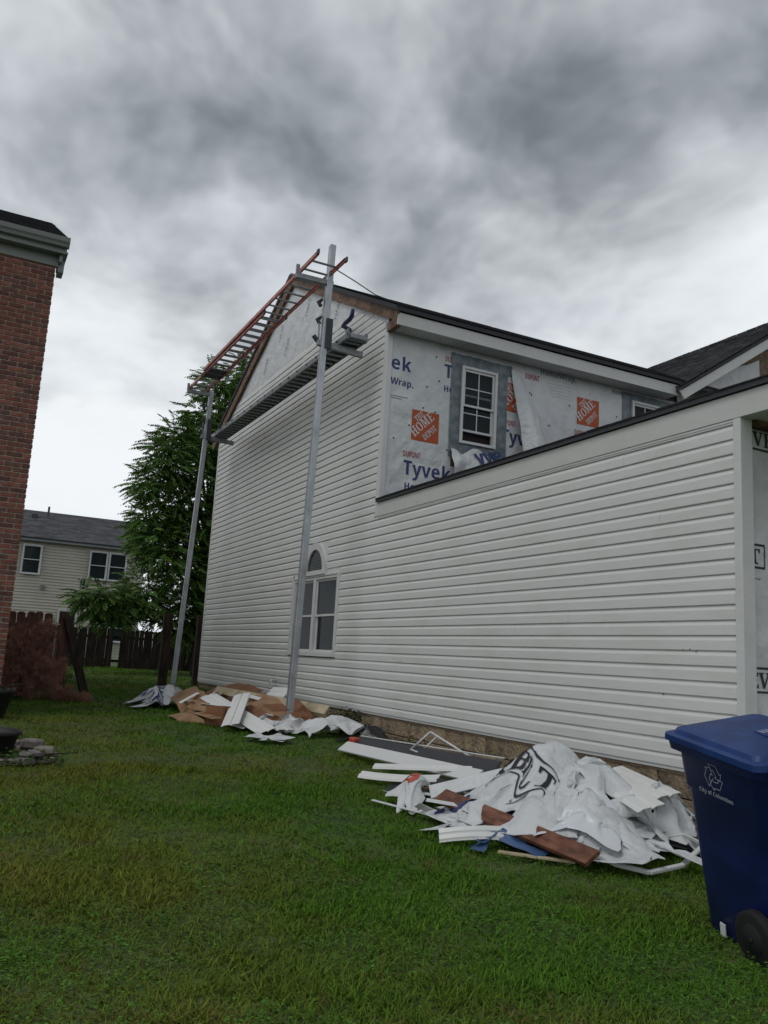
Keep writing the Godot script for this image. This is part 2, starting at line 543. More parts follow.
func make_house() -> void:
	var hs := thing("siding_house", "white vinyl sided two storey house being stripped and re-sided, scaffold along its gable", "house", Vector3.ZERO)
	var st: SurfaceTool
	# sheathing walls
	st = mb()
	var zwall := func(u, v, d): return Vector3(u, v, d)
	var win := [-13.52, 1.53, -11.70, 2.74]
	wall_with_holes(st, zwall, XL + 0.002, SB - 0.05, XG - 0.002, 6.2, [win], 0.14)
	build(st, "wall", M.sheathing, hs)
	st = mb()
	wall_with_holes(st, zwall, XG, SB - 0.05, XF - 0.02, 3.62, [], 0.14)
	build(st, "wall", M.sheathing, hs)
	# gable triangle, house wrap still showing
	st = mb(true)
	var nx := 60
	var ny := 24
	for i in nx:
		for j in ny:
			var c := []
			for q in [[i, j], [i + 1, j], [i + 1, j + 1], [i, j + 1]]:
				var y: float = 6.2 + 2.38 * q[1] / ny
				var half := maxf(0.0, (8.58 - y) * 2.0) * 0.985
				var x: float = -14.8 + half * (2.0 * q[0] / nx - 1.0)
				x = clampf(x, XL, XG)
				var w := 0.006 + 0.006 * n_a.get_noise_2d(x * 60.0, y * 60.0) + 0.012 * pow(clampf(1.0 - absf(n_r.get_noise_2d(x * 55.0, y * 14.0)) * 2.6, 0.0, 1.0), 2.0)
				c.append(Vector3(x, y, w))
			quad(st, c[0], c[1], c[2], c[3])
	build(st, "house_wrap", M.wrap, hs)
	var gable := func(u, v): return Vector3(u, v, 0.026)
	for a in [[-14.9, 7.15], [-13.9, 7.6], [-13.2, 7.15], [-12.5, 7.05], [-15.3, 7.55], [-16.1, 7.1]]:
		print_text(gable, "TYPAR", false, false, a[0], a[1], 0.36, M.slate_print, hs, "lettering", 1.2)
	# siding courses
	for k in 54:
		var y0 := SB if k == 0 else SB + COURSE * 0.84 + (k - 1) * COURSE
		var y1 := SB + COURSE * 0.84 + k * COURSE
		if y0 > 6.93: continue
		var runs := []
		var xr := XG - 0.075
		if y1 < 3.47: xr = XF - 0.021
		elif y0 < 3.47:
			# trimmed course under the frieze board
			siding_run(hs, y0, 3.468, XG - 0.07, XF - 0.021, k + 3)
		if y1 > 1.50 and y0 < 2.77: runs = [[XL + 0.06, -13.58], [-11.64, xr]]
		elif y1 > 2.77 and y0 < 3.30: runs = [[XL + 0.06, -13.07], [-12.18, xr]]
		else: runs = [[XL + 0.06, xr]]
		for r in runs: siding_run(hs, y0, y1, r[0], r[1], k, y1 > 6.2)
	# piece of wall round the arch light
	st = mb()
	box(st, Vector3(-13.07, 2.77, 0.0), Vector3(-12.18, 3.30, 0.012), 0.001)
	build(st, "siding_board", M.siding, hs)
	st = mb()
	box(st, Vector3(-13.58, 2.777, 0.0), Vector3(-11.64, 2.90, 0.0105), 0.001)
	build(st, "siding_board", M.siding, hs)
	# tap and a few nail holes left in the siding
	st = mb(true)
	tube(st, [Vector3(-14.05, 1.06, 0.02), Vector3(-14.05, 1.06, 0.10), Vector3(-14.05, 1.0, 0.14)], [0.022, 0.02, 0.018], 8)
	tube(st, [Vector3(-14.14, 1.10, 0.09), Vector3(-13.96, 1.10, 0.09)], [0.012, 0.012], 6)
	build(st, "tap", M.white_paint, hs)
	for a in [[-4.93, 1.71], [-4.80, 1.70], [-5.14, 1.36], [-4.86, 1.715], [-9.6, 1.5], [-12.3, 1.18]]:
		st = mb(true); tube(st, [Vector3(a[0], a[1], 0.02), Vector3(a[0], a[1], 0.027)], [0.0055, 0.005], 8); build(st, "nail_head", M.jack, hs)
	# corner boards
	st = mb(); box(st, Vector3(XL - 0.025, SB - 0.005, -0.09), Vector3(XL + 0.065, 6.3, 0.026)); build(st, "corner_board", M.trim, hs)
	st = mb()
	box(st, Vector3(XG - 0.08, 3.47, -0.06), Vector3(XG + 0.028, 6.24, 0.027)); build(st, "corner_board", M.trim, hs)
	st = mb(); box(st, Vector3(XF - 0.02, SB - 0.005, -0.10), Vector3(XF + 0.052, 3.478, 0.03)); build(st, "corner_board", M.trim, hs)
	st = mb(); box(st, Vector3(XL, SB - 0.028, -0.02), Vector3(XF, SB - 0.001, 0.012), 0.002); build(st, "starter_strip", M.trim, hs)
	# concrete block foundation
	st = mb(); box(st, Vector3(XL + 0.01, -0.3, -0.25), Vector3(XF - 0.05, SB - 0.03, -0.034), 0.001); build(st, "foundation", M.block_joint, hs)
	var bm := mb(); box(bm, Vector3(-0.198, -0.097, -0.02), Vector3(0.198, 0.097, 0.02), 0.006)
	var block := done(bm)
	for r in 4:
		var y := SB - 0.13 - r * 0.2032
		for i in 37:
			var x := XL + 0.25 + i * 0.4064 + (0.2032 if r % 2 else 0.0)
			if x > XF - 0.28: continue
			if y + 0.12 < gh(x, 0.05): continue
			put(block, "concrete_block", M["block%d" % ((i * 7 + r * 3 + (i * i) % 5) % 3)], hs, Transform3D(Basis(), Vector3(x, y, -0.03 + 0.003 * sin(i * 3.1 + r))))
	# twin window on the gable end
	var w0 := Transform3D(Basis(), Vector3(-13.06, 1.53, 0.0))
	double_hung(hs, w0, 0.90, 1.21, false, M.trim, M.blind, M.blue_curtain)
	w0.origin.x = -12.15
	double_hung(hs, w0, 0.90, 1.21, false, M.trim, M.blind, M.blue_curtain)
	st = mb()
	box(st, Vector3(-13.582, 1.50, 0.002), Vector3(-13.512, 2.772, 0.040)); box(st, Vector3(-11.708, 1.50, 0.002), Vector3(-11.638, 2.772, 0.040))
	box(st, Vector3(-13.51, 2.742, 0.002), Vector3(-11.71, 2.776, 0.038)); box(st, Vector3(-13.51, 1.50, 0.002), Vector3(-11.71, 1.528, 0.048))
	build(st, "window_casing", M.trim, hs)
	# half-round light above it
	var arch := Node3D.new(); arch.name = "arched_window"; hs.add_child(arch, true)
	arch.position = Vector3(-12.625, 2.80, 0.012)
	st = mb()
	var na := 24
	for i in na:
		var a0 := PI * i / na; var a1 := PI * (i + 1) / na
		var e := func(a, r, z): return Vector3(cos(a) * 0.43 * r, 0.03 + sin(a) * 0.47 * r, z)
		quad(st, e.call(a0, 1.0, 0.04), e.call(a1, 1.0, 0.04), e.call(a1, 0.76, 0.04), e.call(a0, 0.76, 0.04))
		quad(st, e.call(a0, 1.0, 0.0), e.call(a1, 1.0, 0.0), e.call(a1, 1.0, 0.04), e.call(a0, 1.0, 0.04))
		quad(st, e.call(a0, 0.76, 0.04), e.call(a1, 0.76, 0.04), e.call(a1, 0.76, 0.0), e.call(a0, 0.76, 0.0))
	box(st, Vector3(-0.45, -0.03, 0.0), Vector3(0.45, 0.045, 0.046))
	build(st, "frame", M.trim, arch)
	st = mb(true)
	for i in na:
		var a0 := PI * i / na; var a1 := PI * (i + 1) / na
		tri(st, Vector3(0, 0.03, 0.012), Vector3(cos(a0) * 0.34, 0.03 + sin(a0) * 0.37, 0.012), Vector3(cos(a1) * 0.34, 0.03 + sin(a1) * 0.37, 0.012))
	build(st, "pane", M.glass, arch)
	for i in 11:
		st = mb()
		var y := 0.06 + i * 0.028
		var hw := 0.33 * sqrt(maxf(0.0, 1.0 - pow((y - 0.03) / 0.36, 2.0)))
		if hw > 0.03:
			box(st, Vector3(-hw, y, 0.003), Vector3(hw, y + 0.022, 0.006), 0.001)
			build(st, "blind_slat", M.blind, arch)
	# upper front wall
	var yz := func(u, v, d): return Vector3(XG + d, v, -u)
	st = mb()
	wall_with_holes(st, yz, 0.002, 3.3, 5.9, 6.25, [[1.26, 4.74, 1.86, 5.93], [4.62, 4.85, 5.22, 6.03]], 0.14)
	build(st, "wall", M.raw_wood, hs)
	st = mb(true)
	var holes := [[1.20, 4.66, 1.93, 5.99], [4.56, 4.80, 5.28, 6.08]]
	var nu := 145; var nv := 65
	for i in nu:
		for j in nv:
			var uu := 0.03 + 5.85 * (i + 0.5) / nu; var vv := 3.6 + 2.6 * (j + 0.5) / nv
			var skip := false
			for hl in holes:
				if uu > hl[0] and uu < hl[2] and vv > hl[1] and vv < hl[3]: skip = true
			# torn corner below the window
			if uu > 1.12 and uu < 1.75 and vv < 4.66 and vv > 4.36 - (uu - 1.12) * 0.1: skip = true
			if skip: continue
			var c := []
			for q in [[i, j], [i + 1, j], [i + 1, j + 1], [i, j + 1]]:
				var u: float = 0.03 + 5.85 * q[0] / nu; var v: float = 3.6 + 2.6 * q[1] / nv
				c.append(Vector3(XG + wrap_x(v, -u), v, -u))
			quad(st, c[0], c[1], c[2], c[3])
	build(st, "house_wrap", M.wrap, hs)
	var on := func(u, v): return Vector3(XG + wrap_x(v, -u) + 0.004, v, -u)
	var square := func(u0, v0, cut):
		var s := 0.455
		print_rect(on, u0, v0, minf(u0 + s, cut), v0 + s, M.orange_print, hs, "printed_square")
		var on2 := func(u, v): return Vector3(XG + wrap_x(v, -u) + 0.0075, v, -u)
		print_text(on2, "THE", true, true, u0 + 0.085, v0 + 0.275, 0.17, M.white_paint, hs, "lettering", PI / 4, cut, 0.082)
		print_text(on2, "HOME", true, true, u0 + 0.055, v0 + 0.045, 0.46, M.white_paint, hs, "lettering", PI / 4, cut, 0.135)
		print_text(on2, "DEPOT", true, true, u0 + 0.235, v0 + 0.02, 0.275, M.white_paint, hs, "lettering", PI / 4, cut, 0.088)
	square.call(0.44, 4.655, 9.0)
	square.call(3.46, 5.43, 9.0)
	square.call(2.0, 5.39, 2.27)
	print_text(on, "Tyvek", false, true, -0.40, 5.58, 0.79, M.blue_print, hs, "lettering", 0.0, 9.0, 0.0, 0.02, 0.035)
	print_text(on, "HomeWrap.", false, true, -0.32, 5.39, 0.76, M.blue_print, hs, "lettering", 0.0, 9.0, 0.0, 0.02, 0.035)
	print_text(on, "DUPONT", false, true, 0.33, 4.39, 0.28, M.red_print, hs, "lettering", 0.0, 9.0, 0.085)
	print_text(on, "Tyvek", false, true, 0.34, 4.06, 0.79, M.blue_print, hs, "lettering")
	print_text(on, "HomeWrap", false, true, 0.375, 3.88, 0.72, M.blue_print, hs, "lettering")
	print_text(on, "DUPONT", false, true, 0.96, 5.95, 0.28, M.red_print, hs, "lettering", 0.0, 1.12, 0.085)
	print_text(on, "Tyvek", false, true, 0.95, 5.63, 0.79, M.blue_print, hs, "lettering", 0.0, 1.12)
	print_text(on, "HomeWrap.", false, true, 0.96, 5.45, 0.72, M.blue_print, hs, "lettering", 0.0, 1.12)
	print_text(on, "DUPONT", false, true, 1.98, 5.16, 0.28, M.red_print, hs, "lettering", 0.0, 9.0, 0.09)
	print_text(on, "Tyvek", false, true, 2.0, 4.82, 0.79, M.blue_print, hs, "lettering", 0.0, 2.45)
	print_text(on, "DUPONT", false, true, 2.42, 5.98, 0.28, M.red_print, hs, "lettering", 0.0, 9.0, 0.09)
	print_text(on, "Tyvek", false, true, 2.30, 5.66, 0.40, M.blue_print, hs, "lettering", 0.0, 2.56)
	print_text(on, "HomeWrap.", false, true, 2.72, 6.08, 0.72, M.grey_print, hs, "lettering")
	print_text(on, "HomeWrap.", false, true, 4.2, 6.06, 0.6, M.grey_print, hs, "lettering")
	print_text(on, "DUPONT", false, true, 3.42, 5.24, 0.28, M.red_print, hs, "lettering", 0.0, 9.0, 0.09)
	for r in 5:
		print_text(on, "secure with plastic cap fasteners", false, false, 2.86 + 0.02 * r, 5.985 - r * 0.05, 0.56 - 0.03 * r, M.grey_print, hs, "lettering", 0.0, 9.0, 0.02)
	for r in 2:
		print_rect(on, 0.08, 5.25 - r * 0.035, 0.36 - r * 0.1, 5.262 - r * 0.035, M.grey_print, hs, "printed_line")
	# cap fasteners
	for a in [[0.62, 5.16], [0.80, 5.98], [0.66, 5.49], [0.40, 4.86], [0.16, 4.63], [0.82, 5.13], [0.87, 5.62], [1.05, 4.6], [2.9, 5.3], [3.3, 5.7], [4.3, 5.7]]:
		st = mb()
		var p: Vector3 = on.call(a[0], a[1])
		tube(st, [p - Vector3(0.002, 0, 0), p + Vector3(0.006, 0, 0)], [0.014, 0.011], 8)
		build(st, "cap_nail", M.jack, hs)
	# flashing tape round both windows
	var strips := [[1.07, 4.50, 1.245, 6.05, 0], [1.885, 4.46, 2.09, 6.0, 0], [1.246, 4.55, 1.884, 4.735, 0], [1.06, 5.945, 2.16, 6.11, 1], [4.42, 4.7, 4.615, 6.1, 0], [4.40, 6.045, 5.5, 6.16, 1]]
	for a in strips:
		st = mb(true)
		var n1 := maxi(2, int((a[2] - a[0]) / 0.04)); var n2 := maxi(2, int((a[3] - a[1]) / 0.04))
		var f := func(i, j):
			var u: float = lerpf(a[0], a[2], float(i) / n1); var v: float = lerpf(a[1], a[3], float(j) / n2)
			if j == 0 or j == n2: v += 0.02 * n_a.get_noise_1d(u * 300.0)
			return Vector3(XG + 0.022 + 0.006 * a[4] + 0.004 * n_a.get_noise_2d(u * 300.0, v * 300.0), v, -u)
		for i in n1:
			for j in n2: quad(st, f.call(i, j), f.call(i + 1, j), f.call(i + 1, j + 1), f.call(i, j + 1))
		build(st, "flashing_tape", M.tape, hs)
	var fw := Transform3D(Basis(Vector3(0, 0, -1), Vector3.UP, Vector3(1, 0, 0)), Vector3(XG + 0.025, 4.735, -1.565))
	double_hung(hs, fw, 0.64, 1.205, true, M.trim, M.blind, M.blue_curtain, 0.16)
	fw.origin = Vector3(XG + 0.025, 4.85, -4.92)
	double_hung(hs, fw, 0.62, 1.19, true, M.trim, M.blind, M.blue_curtain)
	# wrap hanging loose beside and below the window
	st = mb(true)
	var fl := func(i, j):
		var s: float = i / 10.0; var t: float = j / 26.0
		var v := lerpf(6.05, 4.72, t)
		var u := lerpf(lerpf(2.13, 2.3, t), lerpf(2.30, 2.82, pow(t, 0.8)), s)
		var d := 0.04 + 0.30 * t * sin(s * 2.4 + 0.5) + 0.035 * n_a.get_noise_2d(u * 160.0, v * 90.0) + 0.05 * t * absf(sin(s * 7.0 + t * 3.0))
		return Vector3(XG + d, v, -u)
	for i in 10:
		for j in 26: quad(st, fl.call(i, j), fl.call(i + 1, j), fl.call(i + 1, j + 1), fl.call(i, j + 1))
	build(st, "loose_wrap", M.wrap_loose, hs)
	st = mb(true)
	var fb := func(i, j):
		var s: float = i / 26.0; var t: float = j / 12.0
		var u := lerpf(1.1, 2.28, s)
		var top := 4.56 + 0.14 * sin(s * 4.2 + 0.5) - 0.20 * exp(-pow((s - 0.18) / 0.1, 2.0)) * 0.6
		var v := lerpf(top, 4.18 + 0.3 * s, t)
		var d := 0.05 + 0.22 * t * (1.0 - 0.5 * t) + 0.06 * n_r.get_noise_2d(u * 160.0, v * 120.0) + 0.05 * sin(s * 17.0 + t * 2.0) * t
		return Vector3(XG + d, v, -u)
	for i in 26:
		for j in 12: quad(st, fb.call(i, j), fb.call(i, j + 1), fb.call(i + 1, j + 1), fb.call(i + 1, j))
	build(st, "loose_wrap", M.wrap_loose, hs)
	var fb2 := func(u, v):
		var s: float = (u - 1.1) / 1.18
		var t := clampf((4.62 - v) / 0.4, 0.0, 1.0)
		return Vector3(XG + 0.085 + 0.22 * t * (1.0 - 0.5 * t) + 0.05 * sin(s * 17.0 + t * 2.0) * t, v, -u)
	print_text(fb2, "yve", false, true, 1.52, 4.34, 0.5, M.blue_print, hs, "lettering", 0.25)
	print_rect(fb2, 1.6, 4.30, 2.05, 4.318, M.red_print, hs, "printed_line", 0.2)
	# eave of the upper front roof
	st = mb(); box(st, Vector3(-10.17, 6.18, -5.42), Vector3(-10.14, 6.362, 0.05), 0.003); build(st, "fascia", M.fascia, hs)
	for i in 27:
		st = mb(); var z := 0.02 - i * 0.2
		box(st, Vector3(XG + 0.002, 6.205, z - 0.196), Vector3(-10.172, 6.215, z), 0.002); build(st, "soffit_panel", M.trim, hs)
	# upper roof
	st = mb()
	slab(st, [Vector3(-10.10, 6.445, 0.10), Vector3(-10.10, 6.445, -20), Vector3(-14.8, 8.795, -20), Vector3(-14.8, 8.795, 0.10)], Vector3(0, -0.075, 0))
	slab(st, [Vector3(-14.8, 8.795, 0.10), Vector3(-14.8, 8.795, -20), Vector3(-19.5, 6.445, -20), Vector3(-19.5, 6.445, 0.10)], Vector3(0, -0.075, 0))
	var rf := build(st, "roof", M.roof_edge, hs)
	var up1 := Vector3(-4.7, 2.35, 0).normalized()
	shingles(Vector3(-10.08, 6.44, 0.11), Vector3(0, 0, -1), up1, 20.0, 5.25, rf, "shingle_field", 0.14, 0.5)
	shingles(Vector3(-19.52, 6.44, -20.0), Vector3(0, 0, 1), Vector3(4.7, 2.35, 0).normalized(), 20.1, 5.25, rf, "shingle_field", 0.14, 0.5)
	st = mb(); bar(st, Vector3(-14.8, 8.66, 0.045), Vector3(-10.14, 6.33, 0.045), 0.20, 0.035, Vector3(0, 1, 0)); build(st, "rake_board", M.raw_wood, hs)
	st = mb(); bar(st, Vector3(-14.8, 8.62, 0.05), Vector3(-19.5, 6.27, 0.05), 0.24, 0.05, Vector3(0, 1, 0)); build(st, "rake_board", M.raw_wood, hs)
	st = mb(); box(st, Vector3(-10.46, 6.165, -0.02), Vector3(-10.175, 6.30, 0.058)); build(st, "eave_return", M.raw_wood, hs)
	# cross gable at the front
	st = mb()
	slab(st, [Vector3(-10.02, 6.30, -5.28), Vector3(-10.02, 8.72, -9.0), Vector3(-16.5, 8.72, -9.0), Vector3(-16.5, 6.30, -5.28)], Vector3(0, -0.07, 0))
	slab(st, [Vector3(-10.02, 8.72, -9.0), Vector3(-10.02, 6.30, -12.72), Vector3(-16.5, 6.30, -12.72), Vector3(-16.5, 8.72, -9.0)], Vector3(0, -0.07, 0))
	rf = build(st, "roof", M.roof_edge, hs)
	shingles(Vector3(-16.5, 6.31, -5.27), Vector3(1, 0, 0), Vector3(0, 2.42, -3.72).normalized(), 6.5, 4.43, rf, "shingle_field", 0.13, 0.25, 0.06)
	st = mb(); bar(st, Vector3(-10.05, 6.17, -5.32), Vector3(-10.05, 8.56, -9.0), 0.17, 0.03, Vector3(0, 1, 0)); build(st, "fascia", M.fascia, hs)
	st = mb(); bar(st, Vector3(-10.05, 8.56, -9.0), Vector3(-10.05, 6.17, -12.68), 0.17, 0.03, Vector3(0, 1, 0)); build(st, "fascia", M.fascia, hs)
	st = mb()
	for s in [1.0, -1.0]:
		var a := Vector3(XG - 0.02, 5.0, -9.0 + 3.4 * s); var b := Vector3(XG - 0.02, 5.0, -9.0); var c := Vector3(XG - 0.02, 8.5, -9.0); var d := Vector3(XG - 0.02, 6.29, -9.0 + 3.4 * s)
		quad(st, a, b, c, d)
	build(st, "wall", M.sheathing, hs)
	st = mb(true)
	var gw := func(i, j):
		var u: float = lerpf(-5.65, -7.75, i / 24.0)
		var top := 6.28 + (-5.4 - u) * 0.65 * (1.0 - 0.22 * clampf((-u - 6.2) / 1.2, 0.0, 1.0)) - 0.04
		var v := lerpf(5.3, top, j / 16.0)
		return Vector3(XG + 0.02 + 0.05 * absf(n_r.get_noise_2d(u * 60.0, v * 60.0)), v, u)
	for i in 24:
		for j in 16: quad(st, gw.call(i, j), gw.call(i + 1, j), gw.call(i + 1, j + 1), gw.call(i, j + 1))
	build(st, "house_wrap", M.wrap, hs)
	# low front wing: roof, frieze, front wall
	var pit := 0.40
	st = mb()
	slab(st, [Vector3(XG, 3.712, 0.06), Vector3(-2.2, 3.712, 0.06), Vector3(-2.2, 3.712 + 4.6 * pit, -4.54), Vector3(XG, 3.712 + 4.6 * pit, -4.54)], Vector3(0, -0.052, 0))
	slab(st, [Vector3(XG, 3.712 + 4.6 * pit, -4.54), Vector3(-2.2, 3.712 + 4.6 * pit, -4.54), Vector3(-2.2, 3.712, -9.14), Vector3(XG, 3.712, -9.14)], Vector3(0, -0.052, 0))
	rf = build(st, "roof", M.roof_edge, hs)
	shingles(Vector3(XG, 3.702, 0.068), Vector3(1, 0, 0), Vector3(0, pit, -1).normalized(), 8.3, 4.9, rf, "shingle_field", 0.14, 0.3)
	st = mb(); box(st, Vector3(XG + 0.03, 3.462, -0.1), Vector3(-2.25, 3.656, 0.034), 0.003); build(st, "frieze_board", M.fascia, hs)
	st = mb(); box(st, Vector3(XG + 0.03, 3.440, 0.0), Vector3(XF - 0.021, 3.461, 0.027), 0.002); build(st, "trim_channel", M.trim, hs)
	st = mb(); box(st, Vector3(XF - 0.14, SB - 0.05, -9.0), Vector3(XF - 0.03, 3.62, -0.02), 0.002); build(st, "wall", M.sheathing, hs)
	st = mb(); box(st, Vector3(XF - 0.14, -0.3, -9.0), Vector3(XF - 0.05, SB - 0.052, -0.26), 0.002); build(st, "foundation", M.block0, hs)
	st = mb(); box(st, Vector3(XF + 0.03, 3.47, -9.0), Vector3(-2.26, 3.49, -0.102), 0.002); build(st, "porch_ceiling", M.trim, hs)
	st = mb(); box(st, Vector3(XF - 0.02, 3.44, -9.0), Vector3(XF + 0.06, 3.468, -0.12), 0.002); build(st, "ledger", M.raw_wood, hs)
	st = mb(); box(st, Vector3(-2.42, -0.2, -0.12), Vector3(-2.28, 3.46, 0.02), 0.004); build(st, "porch_post", M.trim, hs)
	st = mb(true)
	var ew := func(u, v): return Vector3(XF - 0.022 + 0.008 * n_a.get_noise_2d(u * 120.0, v * 60.0) + 0.016 * pow(clampf(1.0 - absf(n_r.get_noise_2d(u * 60.0 + v * 40.0, v * 40.0)) * 2.4, 0.0, 1.0), 2.0), v, -u)
	for i in 60:
		for j in 66: quad(st, ew.call(0.07 + i * 0.05, 0.78 + j * 0.04), ew.call(0.12 + i * 0.05, 0.78 + j * 0.04), ew.call(0.12 + i * 0.05, 0.82 + j * 0.04), ew.call(0.07 + i * 0.05, 0.82 + j * 0.04))
	build(st, "house_wrap", M.wrap, hs)
	var ew2 := func(u, v): return ew.call(u, v) + Vector3(0.005, 0, 0)
	for a in [[0.08, 3.295, M.green_print], [-0.63, 2.37, M.black_print], [0.10, 1.45, M.black_print]]:
		print_text(ew2, "EVERBILT", true, true, a[0], a[1], 0.86, a[2], hs, "lettering", 0.0, 9.0, 0.115, 0.02, 0.085)
		print_rect(ew2, maxf(0.085, a[0] - 0.05), a[1] + 0.138, a[0] + 0.91, a[1] + 0.154, a[2], hs, "printed_line")
		print_rect(ew2, maxf(0.085, a[0] - 0.05), a[1] - 0.036, a[0] + 0.91, a[1] - 0.020, a[2], hs, "printed_line")
		print_rect(ew2, a[0] + 0.90, a[1] - 0.020, a[0] + 0.911, a[1] + 0.138, a[2], hs, "printed_line")
	print_text(ew2, "house wrap", false, false, 0.14, 2.25, 0.10, M.black_print, hs, "lettering")
	# back walls close the house
	st = mb()
	box(st, Vector3(XL, -0.2, -20), Vector3(XL + 0.1, 6.3, -0.1), 0.001)
	box(st, Vector3(XL, -0.2, -20.1), Vector3(XG, 6.3, -20), 0.001)
	box(st, Vector3(XG - 0.1, -0.2, -20), Vector3(XG, 5.0, -9.2), 0.001)
	box(st, Vector3(XG, -0.2, -9.1), Vector3(XF, 3.6, -9.0), 0.001)
	build(st, "wall", M.siding, hs)

# ---------------------------------------------------------------- scaffold
func make_pole(base: Vector3, top: Vector3, label: String, arm_y: float, rail_y: float) -> void:
	var o := thing("scaffold_pole", label, "scaffold pole", base, "pump jack poles along the gable")
	var up := (top - base).normalized()
	var l := base.distance_to(top)
	var at := func(y: float) -> Vector3: return up * ((y - base.y) / up.y)
	var st := mb()
	cbox(st, Transform3D(Basis(Vector3.RIGHT, up, Vector3.RIGHT.cross(up)), up * l * 0.5), Vector3(0.088, l, 0.088), 0.006)
	build(st, "pole", M.alu, o)
	# black rubber facing on the climbing side
	st = mb()
	cbox(st, Transform3D(Basis(Vector3.RIGHT, up, Vector3.RIGHT.cross(up)), up * l * 0.5 + Vector3(-0.048, 0, 0.0)), Vector3(0.012, l - 0.1, 0.06), 0.003)
	build(st, "rubber_strip", M.jack, o)
	st = mb(); box(st, Vector3(-0.09, -0.03, -0.09), Vector3(0.09, 0.03, 0.09)); build(st, "foot_plate", M.alu_worn, o)
	# pump jack with the arm that carries the plank, towards the wall
	var a: Vector3 = at.call(arm_y)
	st = mb()
	bar(st, a + Vector3(0.0, -0.02, 0.10), a + Vector3(0, -0.06, -0.62), 0.085, 0.06)
	build(st, "platform_arm", M.alu_worn, o)
	st = mb()
	bar(st, a + Vector3(0, -0.10, -0.05), a + Vector3(0, 0.36, -0.05), 0.13, 0.10, Vector3.RIGHT)
	bar(st, a + Vector3(-0.07, 0.02, 0.06), a + Vector3(-0.07, 0.10, 0.14), 0.05, 0.05)
	build(st, "pump_jack", M.jack, o)
	for s in [0.35, 0.62]:
		st = mb()
		var k: Vector3 = a + Vector3(-0.06, s, 0.02)
		tube(st, [k + Vector3(-0.03, -0.04, 0.03), k + Vector3(-0.05, 0.02, 0.06), k + Vector3(0.0, 0.06, 0.02)], [0.03, 0.035, 0.02], 7)
		build(st, "jack_lever", M.jack, o)
	st = mb(); tube(st, [a + Vector3(-0.055, 0.0, 0.06), a + Vector3(-0.06, 0.3, 0.07)], [0.012, 0.012], 6); build(st, "jack_rod", M.alu_worn, o)
	# outer arm that carries the ladder used as guard rail
	var r: Vector3 = at.call(rail_y)
	st = mb()
	bar(st, r + Vector3(0, -0.01, 0.52), r + Vector3(0, 0.0, -0.06), 0.075, 0.06)
	build(st, "rail_arm", M.alu_worn, o)
	st = mb()
	bar(st, r + Vector3(0, 0.03, 0.50), r + Vector3(0, 0.16, 0.50), 0.04, 0.05, Vector3.RIGHT)
	build(st, "rail_arm_tip", M.alu_worn, o)

